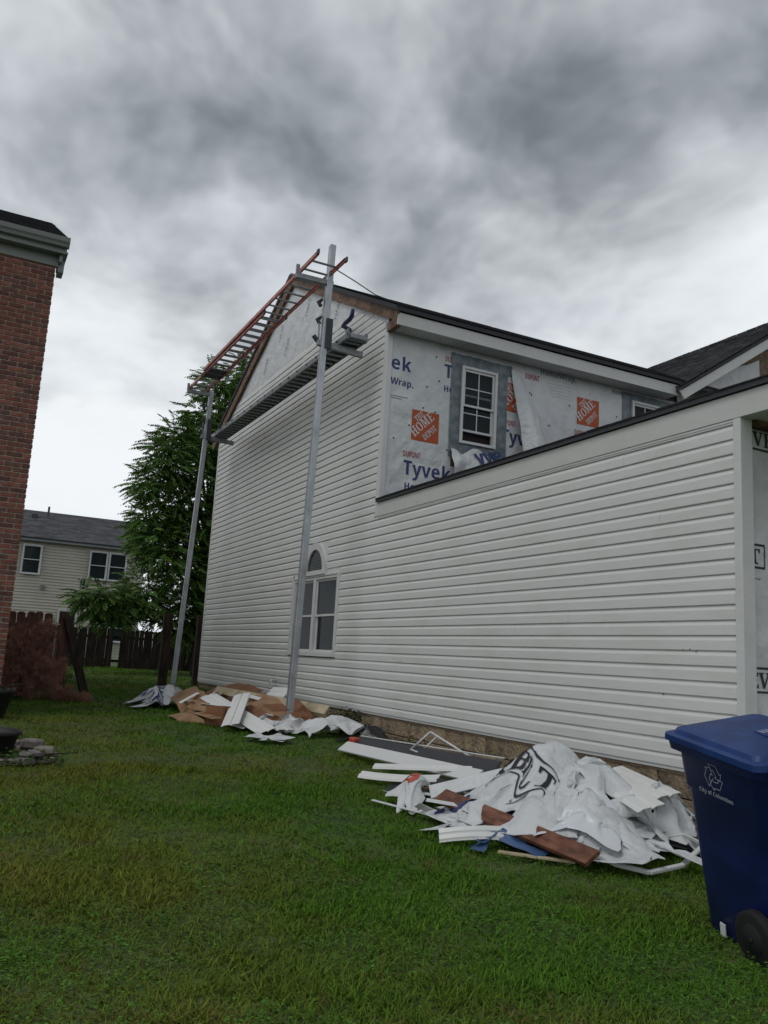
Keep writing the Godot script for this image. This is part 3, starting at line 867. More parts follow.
func make_scaffold() -> void:
	make_pole(Vector3(-10.93, 0.53, 0.95), Vector3(-10.93, 7.50, 0.80), "tall aluminium scaffold pole beside the arched window, rising above the roof edge", 5.98, 6.90)
	make_pole(Vector3(-17.45, 0.66, 0.97), Vector3(-17.45, 6.98, 0.74), "shorter aluminium scaffold pole at the far corner of the gable wall by the tree", 5.98, 6.90)
	var st: SurfaceTool
	# walk plank
	var pk := thing("scaffold_plank", "long aluminium scaffold walk plank hung across the gable wall", "scaffold plank", Vector3(-14.2, 6.07, 0.42))
	var x0 := -3.75; var x1 := 3.50
	for s in [-1.0, 1.0]:
		st = mb(); box(st, Vector3(x0, -0.045, s * 0.145 - 0.015), Vector3(x1, 0.045, s * 0.145 + 0.015)); build(st, "side_rail", M.alu_worn, pk)
	st = mb(); box(st, Vector3(x0, 0.025, -0.128), Vector3(x1, 0.04, 0.128), 0.002); build(st, "deck", M.rail_grey, pk)
	for i in 37:
		var x := x0 + 0.1 + i * 0.2
		st = mb(); box(st, Vector3(x - 0.035, -0.04, -0.128), Vector3(x + 0.035, 0.024, 0.128), 0.003); build(st, "rung", M.alu_worn, pk)
		if i % 2 == 0:
			st = mb(); box(st, Vector3(x - 0.012, 0.0, 0.161), Vector3(x + 0.012, 0.03, 0.172), 0.002); build(st, "rivet_plate", M.jack, pk)
	for e in [x0, x1]:
		st = mb()
		box(st, Vector3(e - 0.05, -0.05, -0.165), Vector3(e + 0.03, 0.09, -0.128)); box(st, Vector3(e - 0.05, -0.05, 0.128), Vector3(e + 0.03, 0.10, 0.165)); box(st, Vector3(e - 0.04, -0.05, -0.128), Vector3(e + 0.02, 0.02, 0.128))
		build(st, "end_cap", M.rail_grey, pk)
	# ladder laid flat as guard rail
	var ld := thing("extension_ladder", "red fibreglass extension ladder laid flat between the scaffold pole tops", "ladder", Vector3(-14.0, 6.98, 1.02))
	var sec := [[-3.62, 1.3, 0.0, 0.19, M.alu_worn], [-2.3, 3.62, 0.055, 0.215, M.fiberglass]]
	for q in sec:
		for s in [-1.0, 1.0]:
			st = mb()
			var z: float = s * q[3]
			box(st, Vector3(q[0], q[2] - 0.03, z - 0.006), Vector3(q[1], q[2] + 0.03, z + 0.006), 0.002)
			box(st, Vector3(q[0], q[2] + 0.022, z - 0.010 * s - 0.015), Vector3(q[1], q[2] + 0.032, z - 0.010 * s + 0.015), 0.002)
			box(st, Vector3(q[0], q[2] - 0.032, z - 0.010 * s - 0.015), Vector3(q[1], q[2] - 0.022, z - 0.010 * s + 0.015), 0.002)
			build(st, "side_rail", M.fiberglass, ld)
			st = mb(); box(st, Vector3(q[1] - 0.02, q[2] - 0.04, z - 0.015), Vector3(q[1] + 0.05, q[2] + 0.04, z + 0.015), 0.008); build(st, "rail_cap", M.jack, ld)
		var x: float = q[0] + 0.15
		while x < q[1] - 0.05:
			st = mb(); tube(st, [Vector3(x, q[2], -q[3]), Vector3(x, q[2], q[3])], [0.017, 0.017], 8); build(st, "rung", M.alu_worn, ld)
			x += 0.305
	st = mb(); box(st, Vector3(-2.55, -0.01, -0.21), Vector3(-1.95, 0.012, 0.21), 0.004); build(st, "pad_board", M.jack, ld)
	# rope and blue bracket
	st = mb(true); tube(st, [Vector3(-10.62, 6.98, 0.84), Vector3(-10.9, 7.02, 0.4), Vector3(-11.25, 7.07, -0.1), Vector3(-11.3, 7.06, -0.5)], [0.008, 0.008, 0.008, 0.008], 6)
	single(st, "tie_rope", M.rope, "thin dark rope tying the ladder end to the roof edge", "rope")
	st = mb(true); tube(st, [Vector3(-11.85, 6.66, 0.03), Vector3(-11.75, 6.66, 0.20), Vector3(-11.62, 6.66, 0.22), Vector3(-11.45, 6.665, 0.22), Vector3(-11.38, 6.70, 0.22), Vector3(-11.36, 6.80, 0.22)], [0.035, 0.035, 0.037, 0.037, 0.037, 0.03], 8)
	single(st, "wall_hook", M.blue_hook, "dark blue bent hook fixed on the gable siding near the roof", "hook")

# ---------------------------------------------------------------- brick house
func make_brick_house() -> void:
	var h := thing("brick_house", "red brick house with grey gutter and dark shingle roof", "house", Vector3(-12.0, 0.4, 4.45))
	var st := mb()
	box(st, Vector3(-9, -0.4, 0.012), Vector3(-0.012, 6.35, 9.0), 0.001)
	build(st, "wall", M.mortar, h)
	var pitch_y := 0.0677; var len := 0.213
	var bmesh := []
	for i in 3:
		st = mb()
		cbox(st, Transform3D(Basis(Vector3.UP, 0.004 * (i - 1)), Vector3.ZERO), Vector3(0.03, 0.054, 0.199), 0.003)
		bmesh.append(done(st))
	var rest := []
	for i in 5: rest.append(mb())
	var used := 0
	for r in 93:
		var y := 0.05 + r * pitch_y
		var off := 0.0 if r % 2 == 0 else -0.1065
		for c in 42:
			var z := 0.106 + off + c * len
			var sz := 0.202
			if z < 0.06: z = 0.05; sz = 0.098
			var v := (r * 13 + c * 7 + (r * c) % 11) % 5
			var p := Vector3(-0.012 + rng.randf_range(-0.0015, 0.0015), y, z)
			var zlim := 0.1 + clampf((y - 1.1) / 5.4, 0.0, 1.0) * 0.72
			if y > 1.0 and z < zlim and used < 300:
				used += 1
				put(bmesh[(r + c) % 3], "brick", M["brick%d" % v], h, Transform3D(Basis().scaled(Vector3(1, 1, sz / 0.202)), p))
			else:
				cbox(rest[v], Transform3D(Basis(), p), Vector3(0.03, 0.054, sz - 0.003), 0.003)
	for i in 5:
		var m := build(rest[i], "brickwork", M["brick%d" % i], h)
		m.set_meta("kind", "stuff")
	# eave: frieze, soffit, gutter, roof
	st = mb(); box(st, Vector3(-0.02, 6.20, -0.02), Vector3(0.03, 6.40, 9.0)); build(st, "frieze_board", M.gutter, h)
	st = mb(); box(st, Vector3(-0.3, 6.36, -0.12), Vector3(0.16, 6.385, 9.0), 0.002); build(st, "soffit", M.gutter, h)
	st = mb(); box(st, Vector3(-0.2, 6.13, -0.10), Vector3(0.02, 6.30, -0.022)); box(st, Vector3(-0.3, 6.24, -0.06), Vector3(0.12, 6.358, -0.018)); build(st, "eave_return", M.gutter, h)
	st = mb(); box(st, Vector3(0.16, 6.34, -0.10), Vector3(0.19, 6.52, 9.0), 0.002); build(st, "fascia", M.gutter, h)
	st = mb()
	var prof := [Vector2(0, 0), Vector2(0.07, 0.0), Vector2(0.085, 0.035), Vector2(0.11, 0.06), Vector2(0.12, 0.12), Vector2(0.115, 0.12), Vector2(0.10, 0.065), Vector2(0.0, 0.02)]
	sweep(st, prof, Vector3(0.192, 6.41, 9.0), Vector3(0.192, 6.41, -0.12), Vector3(1, 0, 0), Vector3.UP)
	for i in range(1, prof.size() - 1):
		tri(st, Vector3(0.192, 6.41, -0.12), Vector3(0.192 + prof[i].x, 6.41 + prof[i].y, -0.12), Vector3(0.192 + prof[i + 1].x, 6.41 + prof[i + 1].y, -0.12))
	build(st, "gutter", M.gutter, h)
	st = mb()
	slab(st, [Vector3(0.25, 6.53, 9.0), Vector3(0.25, 6.53, -0.10), Vector3(-4.5, 8.95, -0.10), Vector3(-4.5, 8.95, 9.0)], Vector3(0, -0.05, 0))
	slab(st, [Vector3(-4.5, 8.95, 9.0), Vector3(-4.5, 8.95, -0.16), Vector3(-9.4, 6.53, -0.16), Vector3(-9.4, 6.53, 9.0)], Vector3(0, -0.05, 0))
	var rf := build(st, "roof", M.roof_edge, h)
	shingles(Vector3(0.26, 6.53, 9.0), Vector3(0, 0, -1), Vector3(-4.75, 2.42, 0).normalized(), 9.1, 5.4, rf, "shingle_field", 0.14, 0.3, 0.035)
	st = mb()
	quad(st, Vector3(-8.9, 6.3, 0.02), Vector3(-0.1, 6.3, 0.02), Vector3(-4.5, 8.85, 0.02), Vector3(-4.5, 8.85, 0.02))
	build(st, "gable_wall", M.beige, h)

# ---------------------------------------------------------------- house far behind
func make_far_house() -> void:
	var h := thing("beige_house", "beige sided house with grey shingle roof and white windows far behind the back fence", "house", Vector3(-40, 0.7, 0))
	var st := mb()
	box(st, Vector3(-8, 0, -2.55), Vector3(-0.03, 5.2, 9.0), 0.001)
	build(st, "wall", M.beige, h)
	st = mb()
	var y := 0.0
	while y < 5.15:
		quad(st, Vector3(0.022, y, 9.0), Vector3(0.022, y, -2.55), Vector3(-0.02, y + 0.13, -2.55), Vector3(-0.02, y + 0.13, 9.0))
		quad(st, Vector3(-0.025, y, 9.0), Vector3(-0.025, y, -2.55), Vector3(0.022, y, -2.55), Vector3(0.022, y, 9.0))
		y += 0.13
	var m := build(st, "siding", M.beige, h)
	m.set_meta("kind", "stuff")
	st = mb(); box(st, Vector3(-0.05, 0, -2.62), Vector3(0.03, 5.2, -2.53)); build(st, "corner_board", M.trim, h)
	st = mb()
	slab(st, [Vector3(0.35, 5.22, 9.0), Vector3(0.35, 5.22, -2.75), Vector3(-4.0, 7.0, -2.55), Vector3(-4.0, 7.0, 9.0)], Vector3(0, -0.06, 0))
	slab(st, [Vector3(-4.0, 7.0, 9.0), Vector3(-4.0, 7.0, -2.55), Vector3(-8.4, 5.22, -2.75), Vector3(-8.4, 5.22, 9.0)], Vector3(0, -0.06, 0))
	var rf := build(st, "roof", M.roof_edge, h)
	shingles(Vector3(0.36, 5.22, 9.0), Vector3(0, 0, -1), Vector3(-4.35, 1.78, 0).normalized(), 11.7, 4.68, rf, "shingle_field", 0.2, 0.4, 0.085)
	st = mb(); tube(st, [Vector3(-3.2, 6.5, 1.5), Vector3(-3.2, 7.15, 1.5)], [0.05, 0.05], 8); build(st, "vent_pipe", M.jack, rf)
	st = mb(); box(st, Vector3(-2.9, 6.45, 2.0), Vector3(-2.6, 6.65, 2.25)); build(st, "roof_vent", M.jack, rf)
	st = mb(); box(st, Vector3(0.02, 5.07, -2.6), Vector3(0.34, 5.155, 9.0)); build(st, "fascia", M.rail_grey, h)
	for z in [2.24, -0.56, -1.40]:
		var t := Transform3D(Basis(Vector3(0, 0, -1), Vector3.UP, Vector3(1, 0, 0)), Vector3(0.17, 3.62, z))
		var w := double_hung(h, t, 0.80, 1.30, false, M.white_paint, M.blind, M.blind)
		w.set_meta("label", "")
		w.remove_meta("label")
	for z in [0.5, -1.6]:
		var t := Transform3D(Basis(Vector3(0, 0, -1), Vector3.UP, Vector3(1, 0, 0)), Vector3(0.17, 0.9, z))
		double_hung(h, t, 0.80, 1.30, false, M.white_paint, M.blind, M.blind)
	st = mb(); box(st, Vector3(0.0, 3.0, 1.55), Vector3(0.08, 3.2, 1.72)); build(st, "wall_vent", M.gutter, h)

# ---------------------------------------------------------------- fences
func picket(w: float, h: float, dog: bool) -> ArrayMesh:
	var st := mb()
	var t := 0.009
	var c := 0.03 if dog else 0.004
	var o := [Vector2(-w / 2, 0), Vector2(w / 2, 0), Vector2(w / 2, h - c), Vector2(w / 2 - c, h), Vector2(-w / 2 + c, h), Vector2(-w / 2, h - c)]
	for i in range(1, 5):
		tri(st, Vector3(t, o[0].y, -o[0].x), Vector3(t, o[i].y, -o[i].x), Vector3(t, o[i + 1].y, -o[i + 1].x))
		tri(st, Vector3(-t, o[0].y, -o[0].x), Vector3(-t, o[i + 1].y, -o[i + 1].x), Vector3(-t, o[i].y, -o[i].x))
	for i in 6:
		var a: Vector2 = o[i]; var b: Vector2 = o[(i + 1) % 6]
		quad(st, Vector3(-t, a.y, -a.x), Vector3(-t, b.y, -b.x), Vector3(t, b.y, -b.x), Vector3(t, a.y, -a.x))
	return done(st)

func make_fences() -> void:
	var st: SurfaceTool
	# reddish side fence from the brick house
	var f := thing("picket_fence", "short reddish brown dog-eared wooden fence behind the feathery bush", "fence", Vector3(-16.5, 0.55, 0))
	var pm := picket(0.138, 1.46, true)
	var z := 4.6
	var k := 0
	while z > 3.42:
		put(pm, "picket", M.fence_red, f, Transform3D(Basis(Vector3.RIGHT, rng.randf_range(-0.008, 0.008)), Vector3(rng.randf_range(-0.004, 0.004), rng.randf_range(-0.02, 0.012), z)))
		z -= 0.150; k += 1
	for y in [0.25, 1.15]:
		st = mb(); box(st, Vector3(-0.055, y, 3.3), Vector3(-0.012, y + 0.085, 4.65)); build(st, "rail", M.fence_red, f)
	st = mb(); box(st, Vector3(-0.05, -0.1, 3.20), Vector3(0.05, 1.47, 3.34), 0.008); build(st, "post", M.fence_red, f)
	st = mb(); box(st, Vector3(0.012, 0.0, 3.385), Vector3(0.03, 1.30, 3.415)); build(st, "batten", M.tan_board, f)
	# gate post leaning away
	st = mb(); bar(st, Vector3(-16.45, 0.55, 2.78), Vector3(-16.42, 1.95, 3.24), 0.17, 0.14, Vector3.RIGHT, 0.008)
	single(st, "leaning_post", M.fence_dark, "thick dark wooden post leaning against the end of the reddish fence", "post")
	# dark back fence
	f = thing("back_fence", "long dark weathered wooden fence across the back of the lawn", "fence", Vector3(-28.9, 0.70, 0))
	pm = picket(0.146, 1.32, true)
	z = 5.5
	while z > -9.0:
		if not (z < 0.30 and z > 0.02):
			put(pm, "picket", M.fence_dark, f, Transform3D(Basis(Vector3.RIGHT, rng.randf_range(-0.012, 0.012)), Vector3(rng.randf_range(-0.006, 0.006), rng.randf_range(-0.03, 0.02), z)))
		z -= 0.149
	for y in [0.25, 1.0]:
		st = mb(); box(st, Vector3(-0.05, y, -9.0), Vector3(-0.012, y + 0.085, 5.5)); build(st, "rail", M.fence_dark, f)
	for zz in [5.4, 3.0, 0.35, -2.0, -4.4, -6.8]:
		st = mb(); box(st, Vector3(0.012, -0.1, zz - 0.05), Vector3(0.11, 1.5, zz + 0.05), 0.008); build(st, "post", M.fence_dark, f)
	# two old posts by the house corner
	for a in [[-18.9, 0.86, 0.19, 2.24, "weathered brown gate post standing close behind the shorter scaffold pole"], [-19.75, -0.08, 0.13, 2.28, "weathered brown gate post at the far corner of the white house"]]:
		st = mb(); box(st, Vector3(a[0] - 0.06, 0.55, a[1] - a[2] / 2), Vector3(a[0] + 0.06, a[3], a[1] + a[2] / 2), 0.01)
		single(st, "gate_post", M.post_brown, a[4], "post", "old gate posts")

# ---------------------------------------------------------------- plants
func multi(mesh: Mesh, xf: Array, cols: Array, called: String, m: Material, parent: Node3D) -> MultiMeshInstance3D:
	var mm := MultiMesh.new()
	mm.transform_format = MultiMesh.TRANSFORM_3D
	mm.use_colors = true
	mm.mesh = mesh
	mm.instance_count = xf.size()
	for i in xf.size():
		mm.set_instance_transform(i, xf[i])
		mm.set_instance_color(i, cols[i])
	var o := MultiMeshInstance3D.new()
	o.multimesh = mm
	o.material_override = m
	o.name = called
	parent.add_child(o, true)
	return o

func spray_mesh(sd: int) -> ArrayMesh:
	# one compound leaf, 0.6 m long along +x, drooping
	var r := RandomNumberGenerator.new(); r.seed = sd
	var st := mb(true)
	var n := 9
	for i in n:
		var t := (i + 1.0) / n
		var p := Vector3(0.62 * t, -0.22 * t * t, 0.0)
		for s in [-1.0, 1.0]:
			if i == n - 1 and s > 0: continue
			var l := 0.15 * (1.0 - 0.35 * absf(t - 0.5)) * r.randf_range(0.8, 1.15)
			var d := Vector3(0.5 + 0.3 * r.randf(), -0.45 - 0.4 * r.randf(), s * 0.9).normalized()
			if i == n - 1: d = Vector3(1, -0.6, 0.1).normalized()
			var w := d.cross(Vector3.UP).normalized() * 0.036
			var mid := p + d * l * 0.4
			quad(st, p, mid + w, p + d * l + Vector3(0, -0.02, 0), mid - w)
	return done(st)

func make_tree() -> void:
	var base := Vector3(-25.2, 0.72, -1.6)
	var t := thing("leafy_tree", "tall green tree with long drooping compound leaves behind the white house corner", "tree", base)
	var st := mb(true)
	tube(st, [Vector3(0, -0.2, 0), Vector3(0.05, 1.2, 0.05), Vector3(-0.05, 2.6, 0.1), Vector3(0.1, 4.2, 0.0)], [0.24, 0.19, 0.165, 0.13], 10)
	build(st, "trunk", M.bark, t)
	# clump centres: y above base, z and x offset, radius
	var cl := []
	var add := func(px, y, z, r): cl.append([Vector3(px + 25.2, y - 0.72, z + 1.6), r])
	for a in [[-24.6, 6.0, 0.5, .5], [-24.8, 5.2, 0.35, .45], [-24.4, 7.2, 0.1, .55], [-24.8, 7.7, -0.25, .55], [-25.0, 8.5, -1.0, .55], [-25.2, 9.5, -1.5, .7], [-25.5, 10.0, -2.3, .8], [-24.6, 6.7, -0.1, .7], [-24.9, 7.6, -0.9, .7], [-25.2, 8.6, -1.9, .8],
		[-24.6, 4.6, 0.15, .5], [-24.5, 4.0, -0.1, .6], [-24.6, 2.65, 0.95, .42], [-24.3, 2.75, 1.45, .35], [-24.2, 2.75, 1.95, .3], [-24.4, 2.45, 1.6, .32], [-24.6, 2.3, 1.1, .42], [-24.8, 2.8, 0.3, .6], [-24.9, 4.6, -0.4, .8], [-24.9, 5.6, -0.5, .75],
		[-25.0, 6.4, -1.0, .9], [-25.0, 5.2, -1.3, .9], [-25.0, 3.6, -0.9, .9], [-25.0, 2.6, -0.8, .8], [-25.2, 4.3, -2.0, .9], [-25.2, 3.0, -1.9, .8], [-25.4, 2.1, -1.5, .6], [-25.4, 7.5, -2.2, .9], [-25.6, 9.0, -3.0, 1.0], [-25.6, 6.2, -2.8, 1.0], [-25.6, 4.6, -3.2, 1.0], [-25.6, 3.0, -3.2, 1.0], [-26.2, 8.0, -4.2, 1.2], [-26.0, 10.6, -3.2, .8], [-26.2, 5.5, -4.4, 1.2], [-26.2, 10.2, -4.4, 1.0], [-26.4, 3.4, -4.8, 1.1],
		[-26.0, 6.6, 0.0, .6], [-26.2, 5.0, 0.0, .7], [-26.0, 3.2, 0.1, .6], [-26.2, 8.0, -1.6, .8]]:
		add.call(a[0], a[1], a[2], a[3])
	# limbs from the trunk to the clumps
	for c in cl:
		st = mb(true)
		var e: Vector3 = c[0]
		var s := Vector3(0.0, clampf(e.y * 0.55, 0.9, 4.1), 0.02)
		var mid := s.lerp(e, 0.5) + Vector3(0, 0.25, 0)
		tube(st, [s, s.lerp(mid, 0.5), mid, mid.lerp(e, 0.6), e], [0.06, 0.05, 0.036, 0.022, 0.008], 6)
		build(st, "limb", M.bark, t)
	var xf := [[], [], []]; var co := [[], [], []]
	for c in cl:
		var r: float = c[1]
		var n := int(330 * r * r + 40)
		for i in n:
			var d := Vector3(rng.randfn(), rng.randfn() * 0.8, rng.randfn()).normalized() * r * pow(rng.randf(), 0.45)
			var p: Vector3 = c[0] + d - Vector3(0, 0, 0)
			var out := (d + Vector3(rng.randfn(), rng.randfn() * 0.4, rng.randfn()) * 0.35 * r)
			out.y *= 0.5
			out = out.normalized()
			var zz := out.cross(Vector3.UP).normalized()
			var b := Basis(out, zz.cross(out), zz).rotated(out, rng.randf_range(-0.7, 0.7)).scaled(Vector3.ONE * rng.randf_range(0.45, 0.85))
			var g := rng.randf_range(0.7, 1.35)
			var w := rng.randi() % 3
			xf[w].append(Transform3D(b, p))
			co[w].append(Color(0.088 * g, 0.172 * g, 0.038 * g * rng.randf_range(0.7, 1.3)))
	for w in 3:
		var m := multi(spray_mesh(5 + w), xf[w], co[w], "crown", M.leaf, t)
		m.set_meta("kind", "stuff")

func leaf_bush(called: String, label: String, at: Vector3, size: Vector3, n: int, col: Color, leaf: float, sd: int) -> void:
	var r := RandomNumberGenerator.new(); r.seed = sd
	var t := thing(called, label, "plant", at)
	var st := mb(true)
	for i in 5:
		var e := Vector3(r.randfn() * 0.35 * size.x, size.y * r.randf_range(0.5, 0.9), r.randfn() * 0.35 * size.z)
		tube(st, [Vector3(0, -0.05, 0), e * 0.5 + Vector3(0, 0.05, 0), e], [0.012, 0.008, 0.004], 5)
	build(st, "stem", M.bark, t)
	var lf := mb(true)
	quad(lf, Vector3.ZERO, Vector3(0.5, 0.05, 0.28), Vector3(1, -0.12, 0), Vector3(0.5, 0.05, -0.28))
	var xf := []; var co := []
	for i in n:
		var d := Vector3(r.randfn(), r.randfn(), r.randfn()).normalized() * pow(r.randf(), 0.4)
		var p := Vector3(d.x * size.x * 0.5, size.y * (0.5 + 0.5 * d.y), d.z * size.z * 0.5)
		var b := Basis.from_euler(Vector3(r.randf_range(-0.6, 0.6), r.randf() * TAU, r.randf_range(-0.7, 0.5))).scaled(Vector3.ONE * leaf * r.randf_range(0.6, 1.3))
		xf.append(Transform3D(b, p)); co.append(col * r.randf_range(0.6, 1.4))
	var m := multi(done(lf), xf, co, "foliage", M.leaf, t)
	m.set_meta("kind", "stuff")

func make_smoke_bush() -> void:
	var at := Vector3(-14.6, 0.6, 3.95)
	var t := thing("smoke_bush", "feathery reddish brown bush with fluffy plumes in front of the fence", "bush", at)
	var st := mb(true)
	for i in 9:
		var a := i * 0.7
		tube(st, [Vector3(0, -0.1, 0.1), Vector3(cos(a) * 0.15, 0.5, 0.1 + sin(a) * 0.2), Vector3(cos(a) * 0.35, 1.05, 0.1 + sin(a) * 0.45)], [0.022, 0.014, 0.006], 6)
	build(st, "stem", M.bark, t)
	# one plume: a puff of fine hairs
	var pm := mb(true)
	var r := RandomNumberGenerator.new(); r.seed = 77
	for i in 70:
		var d := Vector3(r.randfn(), r.randfn() * 0.9, r.randfn()).normalized()
		var s := d * r.randf_range(0.0, 0.35)
		var e := d * r.randf_range(0.6, 1.0) + Vector3(r.randfn(), r.randfn(), r.randfn()) * 0.15
		var w := d.cross(Vector3(r.randfn(), r.randfn(), r.randfn())).normalized() * 0.022
		tri(pm, s - w, s + w, e)
	var mesh := done(pm)
	var xf := []; var co := []
	for c in [[0.0, 1.28, -0.22, .24], [0.05, 1.12, 0.05, .30], [0.1, 1.0, 0.40, .34], [0.1, 0.75, -0.05, .34], [0.2, 0.55, -0.25, .28], [0.15, 0.62, 0.3, .36], [0.2, 0.35, -0.1, .34], [0.25, 0.3, 0.3, .36], [0.3, 0.2, -0.42, .24], [0.35, 0.10, -0.62, .17], [0.45, 0.06, -0.85, .10], [0.15, 0.85, 0.75, .34], [0.2, 0.45, 0.75, .36], [0.0, 0.6, -0.42, .2], [0.1, 0.75, 0.1, .3]]:
		var n := int(90 * c[3])
		for i in n * 2:
			var d := Vector3(rng.randfn(), rng.randfn(), rng.randfn()).normalized() * float(c[3]) * pow(rng.randf(), 0.35)
			var p := Vector3(c[0], c[1] * 0.80, c[2]) + d * 0.92
			if p.y < 0.04: p.y = 0.04
			xf.append(Transform3D(Basis.from_euler(Vector3(rng.randf() * 6, rng.randf() * 6, 0)).scaled(Vector3.ONE * rng.randf_range(0.07, 0.13)), p))
			var g := rng.randf_range(0.6, 1.3)
			co.append(Color(0.33 * g, 0.165 * g, 0.125 * g))
	var m := multi(mesh, xf, co, "plume", M.plume, t)
	m.set_meta("kind", "stuff")

func blade(st: SurfaceTool, p: Vector3, d: Vector3, side: Vector3, h: float, w: float, bend: float) -> void:
	var a := p + Vector3(0, h * 0.5, 0) + d * bend * 0.3
	var b := p + Vector3(0, h * (1.0 - 0.35 * bend / h * 0.4), 0) + d * bend
	tri(st, p - side * w, p + side * w, a + side * w * 0.8)
	tri(st, p - side * w, a + side * w * 0.8, a - side * w * 0.8)
	tri(st, a - side * w * 0.8, a + side * w * 0.8, b)

func make_grass() -> void:
	var meshes := []
	for k in 5:
		var r := RandomNumberGenerator.new(); r.seed = 40 + k
		var st := SurfaceTool.new(); st.begin(Mesh.PRIMITIVE_TRIANGLES); st.set_smooth_group(0)
		for i in 26:
			var a := r.randf() * TAU
			var p := Vector3(r.randfn() * 0.05, -0.01, r.randfn() * 0.05)
			var d := Vector3(cos(a), 0, sin(a))
			var g := r.randf_range(0.65, 1.35)
			st.set_color(Color(g * r.randf_range(0.85, 1.2), g, g * 0.95))
			var h := r.randf_range(0.018, 0.046)
			if k >= 3: h *= 1.35
			blade(st, p, d, Vector3(-d.z, 0, d.x), h, r.randf_range(0.0015, 0.003) * (1.4 if k >= 3 else 1.0), r.randf_range(0.02, 0.075))
		meshes.append(done(st))
	# broad leaved weeds
	for k in 2:
		var r := RandomNumberGenerator.new(); r.seed = 60 + k
		var st := SurfaceTool.new(); st.begin(Mesh.PRIMITIVE_TRIANGLES); st.set_smooth_group(0)
		for i in 14:
			var a := r.randf() * TAU
			var p := Vector3(r.randfn() * 0.045, r.randf_range(0.02, 0.05), r.randfn() * 0.045)
			var d := Vector3(cos(a), r.randf_range(-0.1, 0.25), sin(a)); var s := Vector3(-sin(a), 0, cos(a))
			var l := r.randf_range(0.009, 0.02)
			var g := r.randf_range(0.8, 1.3)
			st.set_color(Color(g, g, g))
			quad(st, p, p + d * l * 0.5 + s * l * 0.4, p + d * l, p + d * l * 0.5 - s * l * 0.4)
		meshes.append(done(st))
	var xf := []; var co := []
	for i in meshes.size(): xf.append([]); co.append([])
	var nz := FastNoiseLite.new(); nz.seed = 9; nz.frequency = 0.35; nz.fractal_octaves = 4
	var nw := FastNoiseLite.new(); nw.seed = 19; nw.frequency = 0.9; nw.fractal_octaves = 3
	# bands by distance from the place the photograph was taken; density falls with distance
	for bnd in [[0.0, 5.5, 420.0], [5.5, 8.5, 260.0], [8.5, 13.0, 130.0], [13.0, 20.0, 60.0], [20.0, 31.0, 26.0]]:
		var x := -31.0
		var step := 1.0 / sqrt(bnd[2])
		while x < 1.5:
			var z := -1.0 if x > -19.5 else -10.0
			while z < 8.5:
				var px := x + rng.randf_range(-0.6, 0.6) * step; var pz := z + rng.randf_range(-0.6, 0.6) * step
				z += step
				var dist := Vector2(px, pz - 5.17).length()
				if dist < bnd[0] or dist >= bnd[1]: continue
				# outside a generous wedge of the lawn nothing needs blades
				var ang := rad_to_deg(atan2(-px, -(pz - 5.17)))
				if ang < 22.0 or ang > 106.0: continue
				if px > XL and pz < 0.02: continue
				if px < -12.0 and pz > 4.4 and px > -21.0: continue
				var dry := clampf(nz.get_noise_2d(px, pz) * 1.0 + 0.10 + 0.42 * clampf((pz - 1.9) / 1.6, 0.0, 1.0) * clampf((px + 15.0) / 6.0, 0.0, 1.0), 0.0, 1.0)
				var weed := nw.get_noise_2d(px, pz)
				var w := rng.randi() % 3
				if weed > 0.05 and rng.randf() < 0.25: w = 5 + rng.randi() % 2
				elif weed < -0.1 and rng.randf() < 0.5: w = 3 + rng.randi() % 2
				var s := rng.randf_range(0.75, 1.2) * (1.0 if dist < 13.0 else 1.35)
				xf[w].append(Transform3D(Basis(Vector3.UP, rng.randf() * TAU).scaled(Vector3(s * (1.0 + dist * 0.03), s, s * (1.0 + dist * 0.03))), Vector3(px, gh(px, pz), pz)))
				var g := rng.randf_range(0.75, 1.25)
				var c := Color(0.094, 0.202, 0.024).lerp(Color(0.178, 0.196, 0.036), dry)
				if rng.randf() < 0.02 + 0.05 * dry: c = Color(0.20, 0.13, 0.06)
				if w >= 5: c = Color(0.082, 0.185, 0.032)
				co[w].append(Color(c.r * g, c.g * g, c.b * g))
			x += step
	for i in meshes.size():
		var o := multi(meshes[i], xf[i], co[i], numbered("lawn_grass" if i < 5 else "lawn_weeds"), M.grass, self)
		tag(o, ["short fine lawn grass with yellowish patches", "short fine lawn grass with yellowish patches", "short fine lawn grass with yellowish patches", "coarser longer tufts of grass in the lawn", "coarser longer tufts of grass in the lawn", "small broad leaved weeds growing in the lawn", "small broad leaved weeds growing in the lawn"][i], "grass" if i < 5 else "weeds", "grass of the lawn")
		o.set_meta("kind", "stuff")

